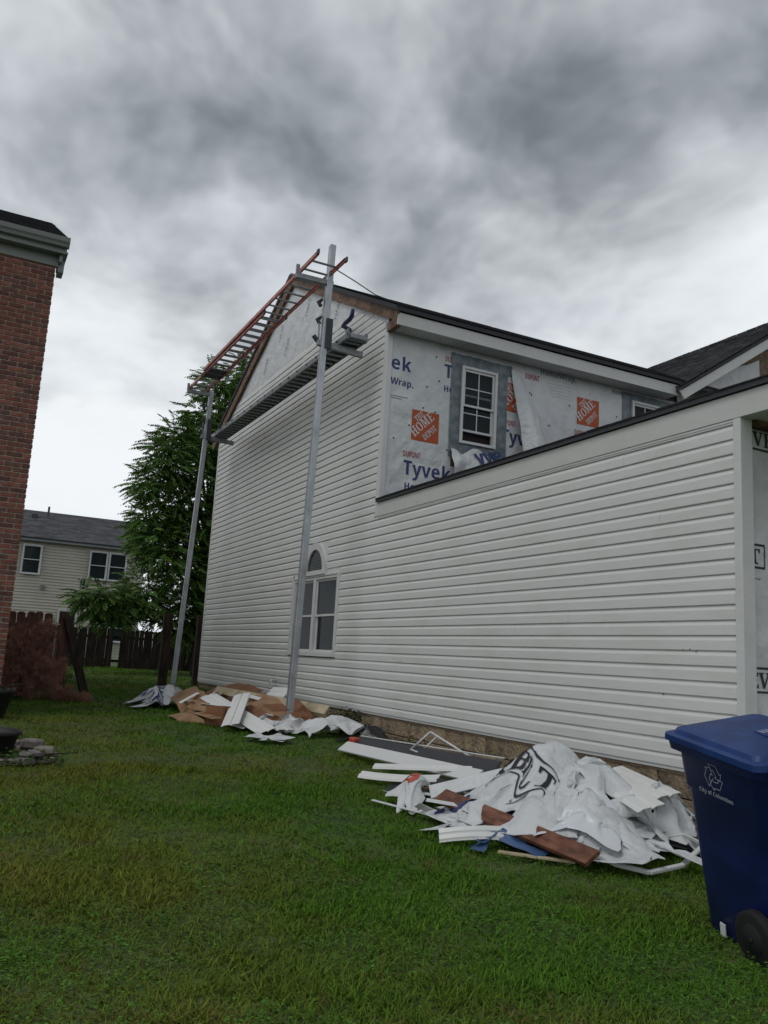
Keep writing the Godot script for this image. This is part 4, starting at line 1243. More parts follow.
# ---------------------------------------------------------------- planters on the left
func make_planters() -> void:
	var c := Vector3(-8.75, 0, 4.68)
	var r := thing("stone_ring", "ring of flat grey edging stones round a dark planter on the lawn", "stone edging", Vector3(c.x, gh(c.x, c.z), c.z))
	for i in 13:
		var a := TAU * i / 13.0
		var st := mb()
		var k := 0.18 + 0.02 * sin(i * 2.3)
		var o := []
		for j in 8:
			var b := TAU * j / 8.0
			o.append(Vector3(cos(b) * 0.10 * (1.0 + 0.15 * sin(i * 3.0 + j * 2.0)), 0, sin(b) * k * 0.72 * (1.0 + 0.12 * cos(i + j * 3.0))))
		var hgt := 0.055 + 0.02 * sin(i * 5.0)
		for j in 8:
			var j2 := (j + 1) % 8
			quad(st, o[j2], o[j], o[j] * 0.96 + Vector3(0, hgt * 0.75, 0), o[j2] * 0.96 + Vector3(0, hgt * 0.75, 0))
			quad(st, o[j2] * 0.96 + Vector3(0, hgt * 0.75, 0), o[j] * 0.96 + Vector3(0, hgt * 0.75, 0), o[j] * 0.8 + Vector3(0, hgt, 0), o[j2] * 0.8 + Vector3(0, hgt, 0))
			tri(st, o[j2] * 0.8 + Vector3(0, hgt, 0), o[j] * 0.8 + Vector3(0, hgt, 0), Vector3(0, hgt + 0.004, 0))
		var mesh := done(st)
		for lvl in 2:
			if lvl == 1 and i % 3 == 0: continue
			var q := 0.52 - 0.03 * lvl
			put(mesh, "edging_stone", M["stone%d" % ((i + lvl) % 3)], r, Transform3D(Basis(Vector3.UP, -a + 0.15 * sin(i + lvl * 2.0)), Vector3(cos(a + 0.2 * lvl) * q, 0.0 + lvl * 0.062, sin(a + 0.2 * lvl) * q)))
	var pt := func(at: Vector3, r0: float, r1: float, h: float, called: String, label: String, soil: bool):
		var t := thing(called, label, "planter", at)
		var st := mb(true)
		var prof := [[r0, 0.0], [r1 * 0.97, h * 0.85], [r1 * 1.05, h * 0.86], [r1 * 1.05, h], [r1 * 0.96, h], [r1 * 0.9, h * 0.8]]
		var n := 22
		for i in n:
			var a0 := TAU * i / n; var a1 := TAU * (i + 1) / n
			for j in prof.size() - 1:
				quad(st, Vector3(cos(a1) * prof[j][0], prof[j][1], sin(a1) * prof[j][0]), Vector3(cos(a0) * prof[j][0], prof[j][1], sin(a0) * prof[j][0]), Vector3(cos(a0) * prof[j + 1][0], prof[j + 1][1], sin(a0) * prof[j + 1][0]), Vector3(cos(a1) * prof[j + 1][0], prof[j + 1][1], sin(a1) * prof[j + 1][0]))
		build(st, "pot", M.pot, t)
		st = mb(true)
		for i in n:
			var a0 := TAU * i / n; var a1 := TAU * (i + 1) / n
			tri(st, Vector3(0, h * 0.86, 0), Vector3(cos(a1) * r1 * 0.93, h * 0.82, sin(a1) * r1 * 0.93), Vector3(cos(a0) * r1 * 0.93, h * 0.82, sin(a0) * r1 * 0.93))
		build(st, "soil", M.soil, t)
	pt.call(Vector3(c.x - 0.02, gh(c.x, c.z) - 0.02, c.z + 0.05), 0.22, 0.30, 0.26, "low_planter", "low black planter sitting inside the ring of stones", true)
	pt.call(Vector3(-11.5, gh(-11.5, 4.5) - 0.01, 4.62), 0.20, 0.30, 0.36, "tall_planter", "black planter pot standing below the feathery bush at the brick house", true)
	leaf_bush("weed_clump", "small leafy weed growing in the black pot below the feathery bush", Vector3(-11.5, gh(-11.5, 4.5) + 0.28, 4.55), Vector3(0.5, 0.16, 0.5), 90, Color(.05, .09, .035), 0.06, 3)
	leaf_bush("weed_clump", "grassy weeds growing along the ring of stones", Vector3(-8.3, gh(-8.3, 4.5) - 0.02, 4.5), Vector3(0.5, 0.16, 0.9), 200, Color(.04, .085, .02), 0.06, 4)
	leaf_bush("weed_clump", "bright green seedling at the foot of the leaning post", Vector3(-16.9, gh(-16.9, 3.1) - 0.02, 3.12), Vector3(0.3, 0.6, 0.3), 120, Color(.09, .15, .05), 0.08, 5)
	leaf_bush("weed_clump", "dark weeds at the block foundation beside the tall scaffold pole", Vector3(-10.7, gh(-10.7, 0.2) - 0.02, 0.22), Vector3(0.9, 0.36, 0.3), 260, Color(.03, .055, .018), 0.07, 6)
	leaf_bush("weed_clump", "small weeds at the block foundation behind the long boards", Vector3(-8.9, gh(-8.9, 0.2) - 0.02, 0.2), Vector3(0.7, 0.22, 0.25), 120, Color(.04, .07, .02), 0.06, 8)

# ---------------------------------------------------------------- rubbish
func sheet_map(o: Vector2, udir: Vector2, size: Vector2, layer: float, heap: Callable, amp: float, sd: int) -> Callable:
	# a crumpled sheet: a footprint pushed about sideways, laid over a heap, with sharp creases
	var vdir := Vector2(-udir.y, udir.x)
	var nc := FastNoiseLite.new(); nc.seed = sd; nc.frequency = 1.0; nc.noise_type = FastNoiseLite.TYPE_CELLULAR; nc.cellular_return_type = FastNoiseLite.RETURN_DISTANCE; nc.fractal_type = FastNoiseLite.FRACTAL_NONE
	var n2 := FastNoiseLite.new(); n2.seed = sd + 50; n2.frequency = 1.0; n2.fractal_octaves = 2
	return func(u: float, v: float) -> Vector3:
		var ue := u + 0.16 * n2.get_noise_2d(v * 3.0, 7.0) * (u / size.x - 0.5) * 4.0
		var ve := v + 0.16 * n2.get_noise_2d(u * 3.0, 37.0) * (v / size.y - 0.5) * 4.0
		var b: Vector2 = o + udir * ue + vdir * ve
		b.x += 0.40 * amp * n2.get_noise_2d(u * 2.0 + 9.0, v * 2.0) + 0.13 * amp * n2.get_noise_2d(u * 7.0, v * 7.0 + 3.0)
		b.y += 0.40 * amp * n2.get_noise_2d(u * 2.0, v * 2.0 + 19.0) + 0.13 * amp * n2.get_noise_2d(u * 7.0 + 5.0, v * 7.0)
		var e := clampf(minf(minf(u, size.x - u), minf(v, size.y - v)) / 0.15, 0.0, 1.0)
		var h: float = heap.call(b.x, b.y)
		var f := nc.get_noise_2d(u * 2.3 + 0.3 * v, v * 2.3) + 0.55
		f += 0.45 * (nc.get_noise_2d(u * 5.5 + 20.0, v * 5.5 + 0.2 * u) + 0.55)
		f += 0.20 * nc.get_noise_2d(u * 12.0 + 40.0, v * 12.0)
		f *= amp * (0.45 + minf(h * 2.0, 0.55))
		var y := gh(b.x, b.y) + 0.02 + maxf(0.0, (h + f + layer) * lerpf(0.75, 1.0, e))
		return Vector3(b.x, y, b.y)

func cloth(place: Callable, size: Vector2, called: String, m: Material, label: String, category: String, group := "", step := 0.028) -> Node3D:
	var t := thing(called, label, category, Vector3.ZERO, group)
	var st := mb(true)
	var nu := int(size.x / step); var nv := int(size.y / step)
	var g := []
	for i in nu + 1:
		var row := []
		for j in nv + 1: row.append(place.call(size.x * i / nu, size.y * j / nv))
		g.append(row)
	for i in nu:
		for j in nv: quad(st, g[i][j], g[i][j + 1], g[i + 1][j + 1], g[i + 1][j])
	build(st, "sheet", m, t)
	return t

func lifted(place: Callable, k: float) -> Callable:
	return func(u: float, v: float) -> Vector3:
		var p: Vector3 = place.call(u, v)
		var a: Vector3 = place.call(u + 0.02, v) - p
		var b: Vector3 = place.call(u, v + 0.02) - p
		var n := b.cross(a).normalized()
		if n.y < 0: n = -n
		return p + n * k

func turned(place: Callable, tall: float, k: float) -> Callable:
	# the same sheet with its second axis pointing away, so that print reads right from above
	var up := lifted(place, k)
	return func(u: float, v: float) -> Vector3: return up.call(u, tall - v)

func board(called: String, label: String, category: String, m: Material, p0: Vector3, p1: Vector3, thick: float, wide: float, up := Vector3.UP, group := "") -> void:
	var st := mb()
	cbox(st, Transform3D(), Vector3(p0.distance_to(p1), thick, wide), 0.003)
	var o := put(done(st), numbered(called), m, self, frame(p0, p1, up))
	tag(o, label, category, group)

func scrap(label: String, p0: Vector3, p1: Vector3, up := Vector3.UP, sag := 0.0, group := "siding scraps", narrow := 1.0) -> void:
	# an offcut of double siding
	var st := mb()
	var prof := [Vector2(-0.114, 0.0), Vector2(-0.112, 0.013), Vector2(-0.04, 0.012), Vector2(-0.015, 0.003), Vector2(0.0, 0.0), Vector2(0.002, 0.013), Vector2(0.07, 0.012), Vector2(0.095, 0.003), Vector2(0.114, 0.0)]
	var fr := frame(p0, p1, up)
	var l := p0.distance_to(p1)
	var n := 10
	for i in n:
		var a := float(i) / n; var b := float(i + 1) / n
		var pa := Vector3(l * (a - 0.5), -sag * 4.0 * a * (1.0 - a), 0); var pb := Vector3(l * (b - 0.5), -sag * 4.0 * b * (1.0 - b), 0)
		for d in [0.0, -0.004]:
			for j in range(prof.size() - 1):
				var q := Vector3(0, prof[j].y + d, prof[j].x * narrow); var r := Vector3(0, prof[j + 1].y + d, prof[j + 1].x * narrow)
				if d == 0.0: quad(st, pa + q, pa + r, pb + r, pb + q)
				else: quad(st, pa + q, pb + q, pb + r, pa + r)
	var o := put(done(st), numbered("siding_scrap"), M.siding, self, fr)
	tag(o, label, "siding scrap", group)

func make_rubbish_near() -> void:
	var heap := func(x: float, z: float) -> float:
		var h := 0.0
		for a in [[-5.45, 0.95, .42, .54], [-5.05, 0.80, .45, .46], [-4.9, 0.30, .35, .38], [-5.75, 0.75, .35, .38], [-4.65, 0.70, .3, .18], [-5.1, 1.25, .3, .18]]:
			h = maxf(h, a[3] * exp(-(pow(x - a[0], 2.0) + pow(z - a[1], 2.0)) / (a[2] * a[2])))
		return h
	var g := "loose sheets of house wrap in the near heap"
	# boards and trim first
	board("white_trim_board", "long flat white metal-faced trim board lying at the edge of the heap", "trim board", M.trim, Vector3(-8.93, gh(-8.93, 1.05) + 0.09, 1.05), Vector3(-6.25, 0.58, 1.02), 0.02, 0.15, Vector3(0, 0.8, 0.6))
	board("black_trim_board", "long black board with a red end lying along the foundation", "trim board", M.jack, Vector3(-9.35, gh(-9.35, .7) + 0.07, 0.66), Vector3(-6.4, 0.62, 0.72), 0.02, 0.15, Vector3(0, 0.6, 0.8))
	var st := mb(); bar(st, Vector3(-9.36, 0.60, 0.62), Vector3(-6.38, 0.71, 0.66), 0.012, 0.022)
	single(st, "white_edge_strip", M.trim, "narrow white strip along the top of the black board", "trim strip")
	st = mb(); cbox(st, Transform3D(Basis(Vector3.UP, 0.1), Vector3(-9.42, gh(-9.42, .7) + 0.07, 0.68)), Vector3(0.12, 0.08, 0.10), 0.015)
	single(st, "red_end_cap", M.orange_plastic, "small bright red plastic cap at the end of the black board", "plastic cap")
	# thin frame leaning on the wall
	st = mb(true)
	var q := [Vector3(-8.0, 0.60, 0.7), Vector3(-7.78, 0.80, 0.6), Vector3(-7.15, 0.62, 0.5), Vector3(-7.25, 0.52, 0.6), Vector3(-8.0, 0.60, 0.7)]
	for i in 4: tube(st, [q[i], q[i + 1]], [0.011, 0.011], 6)
	tube(st, [Vector3(-7.86, 0.57, 0.68), Vector3(-7.67, 0.77, 0.58)], [0.009, 0.009], 6)
	single(st, "screen_frame", M.white_paint, "bent thin white window screen frame leaning towards the foundation", "screen frame")
	scrap("white siding offcut pointing out over the grass, uppermost of the fan", Vector3(-7.25, 0.53, 1.5), Vector3(-6.5, 0.60, 0.92), Vector3(0.1, 0.9, 0.5), 0.0, "siding scraps", 0.3)
	scrap("white siding offcut with ragged end lying lowest in the fan", Vector3(-7.32, 0.45, 1.6), Vector3(-6.55, 0.52, 1.22), Vector3(0.2, 0.9, 0.4), 0.02, "siding scraps", 0.42)
	board("brown_offcut", "short red brown wooden offcut showing under the white scraps", "board", M.brown_board, Vector3(-6.75, 0.42, 1.38), Vector3(-6.1, 0.50, 1.15), 0.02, 0.14)
	board("gap_shade_panel", "added black panel standing for the shade in the gap under the white siding scraps", "panel", M.jack, Vector3(-7.0, 0.40, 1.45), Vector3(-6.15, 0.44, 1.05), 0.015, 0.4, Vector3(-0.3, 0.8, 0.5))  # black sheet added to paint the shaded gap beneath the fan of scraps
	# bag with orange print
	var bp := sheet_map(Vector2(-6.55, 1.28), Vector2(0.9, 0.44).normalized(), Vector2(0.52, 0.42), 0.0, func(x, z): return 0.26 * exp(-(pow(x + 6.3, 2.0) + pow(z - 1.55, 2.0)) / 0.06), 0.16, 301)
	var bag := cloth(bp, Vector2(0.52, 0.42), "crumpled_bag", M.wrap_loose, "crumpled white plastic bag with orange red print", "bag", "", 0.018)
	print_text(turned(bp, 0.42, 0.006), "RA", false, true, 0.16, 0.10, 0.26, M.orange_plastic, bag, "lettering", 0.1)
	print_rect(lifted(bp, 0.006), 0.22, 0.22, 0.40, 0.30, M.orange_plastic, bag, "printed_patch")
	board("foam_board", "white foam-backed panel with blue print leaning by the orange printed bag", "panel", M.wrap_loose, Vector3(-6.18, 0.47, 1.52), Vector3(-5.85, 0.66, 0.98), 0.012, 0.13, Vector3(0.5, 0.7, 0.5))
	board("brown_plank", "long reddish brown plank sticking out from under the white sheets", "board", M.brown_board, Vector3(-5.85, 0.50, 1.62), Vector3(-4.33, 0.36, 1.42), 0.032, 0.14, Vector3(0.05, 0.85, 0.5))
	board("thin_strip", "thin white metal strip lying on the grass apart from the heap", "trim strip", M.trim, Vector3(-6.45, gh(-6.45, 1.9) + 0.045, 1.90), Vector3(-5.45, gh(-5.45, 1.6) + 0.055, 1.62), 0.012, 0.03)
	board("thin_strip", "second white metal strip lying partly under the brown plank", "trim strip", M.trim, Vector3(-5.95, gh(-5.95, 1.7) + 0.07, 1.72), Vector3(-5.2, gh(-5.2, 1.55) + 0.09, 1.62), 0.01, 0.09, Vector3(0, 1, 0.3))
	scrap("curled strip of white siding on the grass below the brown plank", Vector3(-5.22, gh(-5.2, 1.95) + 0.06, 2.0), Vector3(-4.98, gh(-5.0, 1.6) + 0.11, 1.55), Vector3(0.5, 0.6, 0.6), -0.03, "siding scraps", 0.42)
	board("pale_lath", "pale wooden lath lying on the grass in front of the heap", "lath", M.tan_board, Vector3(-4.86, gh(-4.86, 1.75) + 0.04, 1.76), Vector3(-4.52, gh(-4.5, 1.4) + 0.04, 1.40), 0.018, 0.035)
	# sheets, drawn up into a heap
	var p1 := sheet_map(Vector2(-5.95, 0.45), Vector2(1.0, 0.10).normalized(), Vector2(1.2, 0.95), 0.12, heap, 0.13, 311)
	var c1 := cloth(p1, Vector2(1.2, 0.95), "wrap_sheet", M.wrap_loose, "crumpled white house wrap sheet with big black letters on top of the near heap", "plastic sheet", g)
	var l1 := turned(p1, 0.95, 0.009)
	print_text(l1, "EVERBILT", true, true, 0.14, 0.23, 0.70, M.black_print, c1, "lettering", 0.04, 9.0, 0.095, 0.012)
	print_rect(l1, 0.11, 0.197, 0.88, 0.208, M.black_print, c1, "printed_line", 0.04, 0.015)
	print_rect(l1, 0.10, 0.35, 0.87, 0.361, M.black_print, c1, "printed_line", 0.04, 0.015)
	print_rect(l1, 0.10, 0.32, 0.22, 0.335, M.red_print, c1, "printed_line", 0.2, 0.02)
	var p2 := sheet_map(Vector2(-5.0, 0.50), Vector2(1.0, 0.1).normalized(), Vector2(0.62, 0.8), 0.10, heap, 0.36, 322)
	cloth(p2, Vector2(0.62, 0.8), "wrap_sheet", M.wrap_loose, "plain white wrap sheet with a sharp folded ridge beside the lettered sheet", "plastic sheet", g)
	var p3 := sheet_map(Vector2(-5.25, 0.05), Vector2(1.0, 0.0), Vector2(0.72, 0.6), 0.06, heap, 0.34, 333)
	cloth(p3, Vector2(0.72, 0.6), "wrap_sheet", M.wrap_loose, "white wrap sheet standing up against the foundation behind the beige panel", "plastic sheet", g)
	var p4 := sheet_map(Vector2(-5.1, 0.90), Vector2(1.0, -0.25).normalized(), Vector2(0.55, 0.45), 0.05, heap, 0.26, 344)
	cloth(p4, Vector2(0.55, 0.45), "wrap_sheet", M.wrap_loose, "white wrap sheet spilling down over the brown plank end", "plastic sheet", g)
	var p5 := sheet_map(Vector2(-5.75, 1.15), Vector2(0.9, 0.4).normalized(), Vector2(0.6, 0.5), 0.07, heap, 0.3, 355)
	var c5 := cloth(p5, Vector2(0.6, 0.5), "wrap_sheet", M.wrap_loose, "twisted strip of white wrap with dark blue print below the lettered sheet", "plastic sheet", g)
	print_rect(lifted(p5, 0.007), 0.1, 0.30, 0.32, 0.34, M.blue_print, c5, "printed_line", 0.4, 0.02)
	print_rect(lifted(p5, 0.007), 0.35, 0.08, 0.42, 0.36, M.blue_print, c5, "printed_patch", 0.2, 0.02)
	var p6 := sheet_map(Vector2(-4.72, 0.45), Vector2(0.5, 0.86), Vector2(0.42, 0.3), 0.06, heap, 0.2, 366)
	cloth(p6, Vector2(0.42, 0.3), "wrap_sheet", M.wrap_loose, "small white wrap sheet hanging over the octagonal frame", "plastic sheet", g)
	var p7 := sheet_map(Vector2(-5.15, 1.45), Vector2(0.8, 0.2).normalized(), Vector2(0.35, 0.3), 0.04, heap, 0.2, 377)
	cloth(p7, Vector2(0.35, 0.3), "tarp_scrap", M.tarp_blue, "scrap of blue tarpaulin under the white sheets", "tarp")
	var p8 := sheet_map(Vector2(-4.9, 0.9), Vector2(0.9, 0.3).normalized(), Vector2(0.4, 0.35), 0.16, heap, 0.22, 388)
	cloth(p8, Vector2(0.4, 0.35), "film_scrap", M.clear_film, "crinkled bright plastic film on the near slope of the heap", "plastic film", "", 0.02)
	scrap("cream siding panel lying across the back of the near heap", Vector3(-5.3, 0.76, 0.42), Vector3(-4.65, 0.66, 0.46), Vector3(0, 1, 0.15), 0.0)
	scrap("cream siding panel in front of the other cream panel on the near heap", Vector3(-5.1, 0.72, 0.66), Vector3(-4.55, 0.60, 0.72), Vector3(0, 1, 0.2), 0.0)
	# octagonal window trim
	st = mb()
	var oc := [Vector3(-4.44, gh(-4.5, 1.2) + 0.12, 1.32), Vector3(-4.38, gh(-4.4, 1.2) + 0.06, 1.20), Vector3(-4.22, gh(-4.2, 1.1) + 0.05, 1.06), Vector3(-4.30, gh(-4.3, .7) + 0.06, 0.70), Vector3(-4.52, gh(-4.6, .2) + 0.10, 0.26), Vector3(-4.56, 0.42, 0.42), Vector3(-4.66, 0.37, 0.74), Vector3(-4.64, 0.36, 1.08)]
	for i in 8: bar(st, oc[i], oc[(i + 1) % 8], 0.022, 0.030, Vector3(0.3, 1, 0.2))
	single(st, "octagon_frame", M.trim, "white octagonal window trim frame lying at the end of the heap", "window trim")
	board("grey_flashing", "grey metal flashing lying behind the octagonal frame", "flashing", M.alu_worn, Vector3(-4.85, 0.38, 0.55), Vector3(-4.40, 0.30, 0.05), 0.008, 0.12, Vector3(0.4, 0.8, 0.2))
	board("blue_strip", "dark blue metal strip under the octagonal frame", "trim strip", M.blue_print, Vector3(-4.75, 0.33, 0.75), Vector3(-4.42, 0.29, 0.15), 0.01, 0.05)
	var rr := RandomNumberGenerator.new(); rr.seed = 601
	for i in 9:
		var p := Vector3(rr.randf_range(-6.4, -4.6), 0, rr.randf_range(1.2, 1.7))
		p.y = gh(p.x, p.z) + 0.07 + rr.randf() * 0.1
		var d := Vector3(rr.randfn(), rr.randfn() * 0.15, rr.randfn()).normalized() * rr.randf_range(0.08, 0.22)
		board("white_shard", "small broken white trim shard at the front of the near heap", "siding shard", M.trim, p - d, p + d, 0.006, rr.randf_range(0.03, 0.07), Vector3(rr.randfn() * 0.4, 1, rr.randfn() * 0.4), "small white shards in the near heap")
	# black bag at the wall
	var pb := sheet_map(Vector2(-10.1, 0.12), Vector2(1, 0), Vector2(0.95, 0.5), 0.0, func(x, z): return 0.24 * exp(-(pow((x + 9.65) / 1.4, 2.0) + pow(z - 0.36, 2.0)) / 0.06), 0.14, 399)
	cloth(pb, Vector2(0.95, 0.5), "black_bag", M.black_bag, "crumpled black plastic bag against the foundation between the two heaps", "bag")

func make_rubbish_far() -> void:
	var heap := func(x: float, z: float) -> float:
		var h := 0.0
		for a in [[-13.75, 1.95, .38, .36], [-12.6, 1.3, .8, .28], [-11.6, 1.2, .7, .22], [-10.7, 1.25, .5, .16], [-10.25, 0.7, .3, .24]]:
			h = maxf(h, a[3] * exp(-(pow(x - a[0], 2.0) + pow(z - a[1], 2.0)) / (a[2] * a[2])))
		return h
	var g := "loose wrap in the far heap"
	var p1 := sheet_map(Vector2(-14.35, 1.55), Vector2(1.0, 0.1).normalized(), Vector2(1.15, 0.85), 0.02, heap, 0.12, 411)
	var c1 := cloth(p1, Vector2(1.15, 0.85), "wrap_sheet", M.wrap_loose, "white wrap bag with blue print at the outer end of the far heap", "plastic sheet", g)
	print_text(turned(p1, 0.85, 0.008), "HOUSEWRAP", false, true, 0.35, 0.40, 0.75, M.blue_print, c1, "lettering", -0.15, 9.0, 0.14, 0.03)
	print_text(turned(p1, 0.85, 0.008), "Tyvek", false, true, 0.5, 0.16, 0.5, M.blue_print, c1, "lettering", -0.15, 9.0, 0.14, 0.03)
	var p2 := sheet_map(Vector2(-10.75, 0.65), Vector2(0.9, 0.35).normalized(), Vector2(0.75, 0.75), 0.02, heap, 0.24, 422)
	cloth(p2, Vector2(0.75, 0.75), "wrap_sheet", M.wrap_loose, "white film gathered round the foot of the tall scaffold pole", "plastic sheet", g)
	var p3 := sheet_map(Vector2(-10.55, 0.25), Vector2(1.0, 0.1).normalized(), Vector2(0.85, 0.45), 0.04, func(x, z): return 0.20 * maxf(exp(-pow((x + 10.3) / 0.16, 2.0)), exp(-pow((x + 9.85) / 0.2, 2.0))), 0.10, 433)
	cloth(p3, Vector2(0.85, 0.45), "wrap_sheet", M.wrap_loose, "puffed white film lying on the grass between the pole and the black bag", "plastic sheet", g)
	var p4 := sheet_map(Vector2(-9.95, 1.35), Vector2(0.95, 0.3).normalized(), Vector2(0.5, 0.4), 0.01, func(x, z): return 0.06, 0.06, 444)
	cloth(p4, Vector2(0.5, 0.4), "wrap_sheet", M.wrap_loose, "pleated end of white film lying on the grass in front of the pole", "plastic sheet", g)
	var cb := [
		["flattened wet brown cardboard box at the back of the far heap", Vector3(-15.2, 0.80, 0.9), Vector3(-13.4, 0.95, 0.75), 0.5, Vector3(-0.1, 0.9, 0.45), 1],
		["flattened cardboard box folded over the white wrap bag", Vector3(-13.5, 0.86, 1.75), Vector3(-12.1, 0.80, 1.95), 0.42, Vector3(0.25, 0.9, 0.45), 0],
		["open cardboard carton side lying flat with pale faded print", Vector3(-12.3, 0.84, 1.05), Vector3(-10.95, 0.78, 1.20), 0.42, Vector3(0.1, 0.85, 0.5), 0],
		["small cardboard carton end standing upright in the far heap", Vector3(-11.15, 0.66, 2.02), Vector3(-10.98, 0.67, 1.75), 0.26, Vector3(1, 0.1, 0.3), 1],
		["wet brown cardboard flap under the crossed white scraps", Vector3(-11.5, 0.69, 1.45), Vector3(-10.3, 0.62, 1.35), 0.34, Vector3(0.2, 0.8, 0.6), 1],
		["cardboard flap lying on the grass at the front of the far heap", Vector3(-12.1, 0.60, 2.15), Vector3(-11.2, 0.58, 2.1), 0.3, Vector3(0, 1, 0.15), 0],
		["brown cardboard carton end behind the tall scaffold pole", Vector3(-11.6, 0.80, 0.72), Vector3(-10.9, 0.74, 0.85), 0.3, Vector3(0.3, 0.7, 0.7), 1]]
	for a in cb:
		var st := mb(true)
		var fr := frame(a[1], a[2], a[4])
		var l: float = a[1].distance_to(a[2]); var w: float = a[3]
		var f := func(i, j, d):
			var x: float = l * (i / 12.0 - 0.5); var z: float = w * (j / 5.0 - 0.5)
			var y: float = 0.03 * sin(x * 5.0 + w * 30.0) * cos(z * 4.0) + 0.012 * n_a.get_noise_2d(x * 200.0 + l * 900.0, z * 200.0) - 0.16 * pow(absf(z), 1.4) + (-0.05 if i > 9 else 0.0) * (i - 9)
			return Vector3(x, y - d, z)
		for i in 12:
			for j in 5:
				quad(st, f.call(i, j, 0.0), f.call(i, j + 1, 0.0), f.call(i + 1, j + 1, 0.0), f.call(i + 1, j, 0.0))
				quad(st, f.call(i, j, 0.006), f.call(i + 1, j, 0.006), f.call(i + 1, j + 1, 0.006), f.call(i, j + 1, 0.006))
		var o := put(done(st), numbered("cardboard_sheet"), M.cardboard if a[5] == 0 else M.cardboard_wet, self, fr)
		tag(o, a[0], "cardboard", "flattened cartons in the far heap")
	board("tan_board", "long tan wooden board lying along the top of the far heap", "board", M.tan_board, Vector3(-13.9, 0.87, 1.12), Vector3(-10.7, 0.80, 0.50), 0.022, 0.14, Vector3(0, 0.6, 0.8))
	scrap("long white siding offcut, under one of the crossed pair in the far heap", Vector3(-12.2, 0.86, 1.72), Vector3(-10.05, 0.57, 1.55), Vector3(0.1, 0.9, 0.3))
	scrap("long white siding offcut, upper one of the crossed pair in the far heap", Vector3(-11.45, 0.93, 1.45), Vector3(-10.45, 0.60, 1.90), Vector3(0.2, 0.9, 0.3))
	scrap("short white siding offcut between the crossed scraps and the pole", Vector3(-10.95, 0.66, 1.20), Vector3(-10.1, 0.58, 1.30))
	scrap("short white siding offcut at the front edge of the far heap", Vector3(-11.2, 0.60, 1.75), Vector3(-10.5, 0.56, 1.62))
	scrap("white siding offcut lying on the far heap against the wall", Vector3(-12.9, 0.90, 0.55), Vector3(-12.2, 0.93, 0.5), Vector3(0, 0.7, 0.7))
	var rr := RandomNumberGenerator.new(); rr.seed = 501
	for i in 11:
		var p := Vector3(rr.randf_range(-13.0, -10.2), 0, rr.randf_range(1.0, 2.1))
		p.y = gh(p.x, p.z) + heap.call(p.x, p.z) + 0.10 + rr.randf() * 0.06
		var d := Vector3(rr.randfn(), rr.randfn() * 0.2, rr.randfn()).normalized() * rr.randf_range(0.12, 0.26)
		if i % 2 == 0: board("cardboard_scrap", "small torn cardboard scrap lying in the far heap", "cardboard", M.cardboard_wet if i % 4 == 0 else M.cardboard, p - d, p + d, 0.008, rr.randf_range(0.1, 0.2), Vector3(rr.randfn() * 0.4, 1, rr.randfn() * 0.4), "small cardboard scraps in the far heap")
		else: board("white_shard", "small broken white siding shard lying in the far heap", "siding shard", M.siding, p - d, p + d, 0.006, rr.randf_range(0.05, 0.12), Vector3(rr.randfn() * 0.4, 1, rr.randfn() * 0.4), "small white shards in the far heap")
	board("pale_lath", "pale lath lying on the grass at the outer end of the far heap", "lath", M.tan_board, Vector3(-14.5, gh(-14.5, 2.1) + 0.05, 2.3), Vector3(-14.0, gh(-14.0, 2.1) + 0.08, 2.05), 0.015, 0.04)

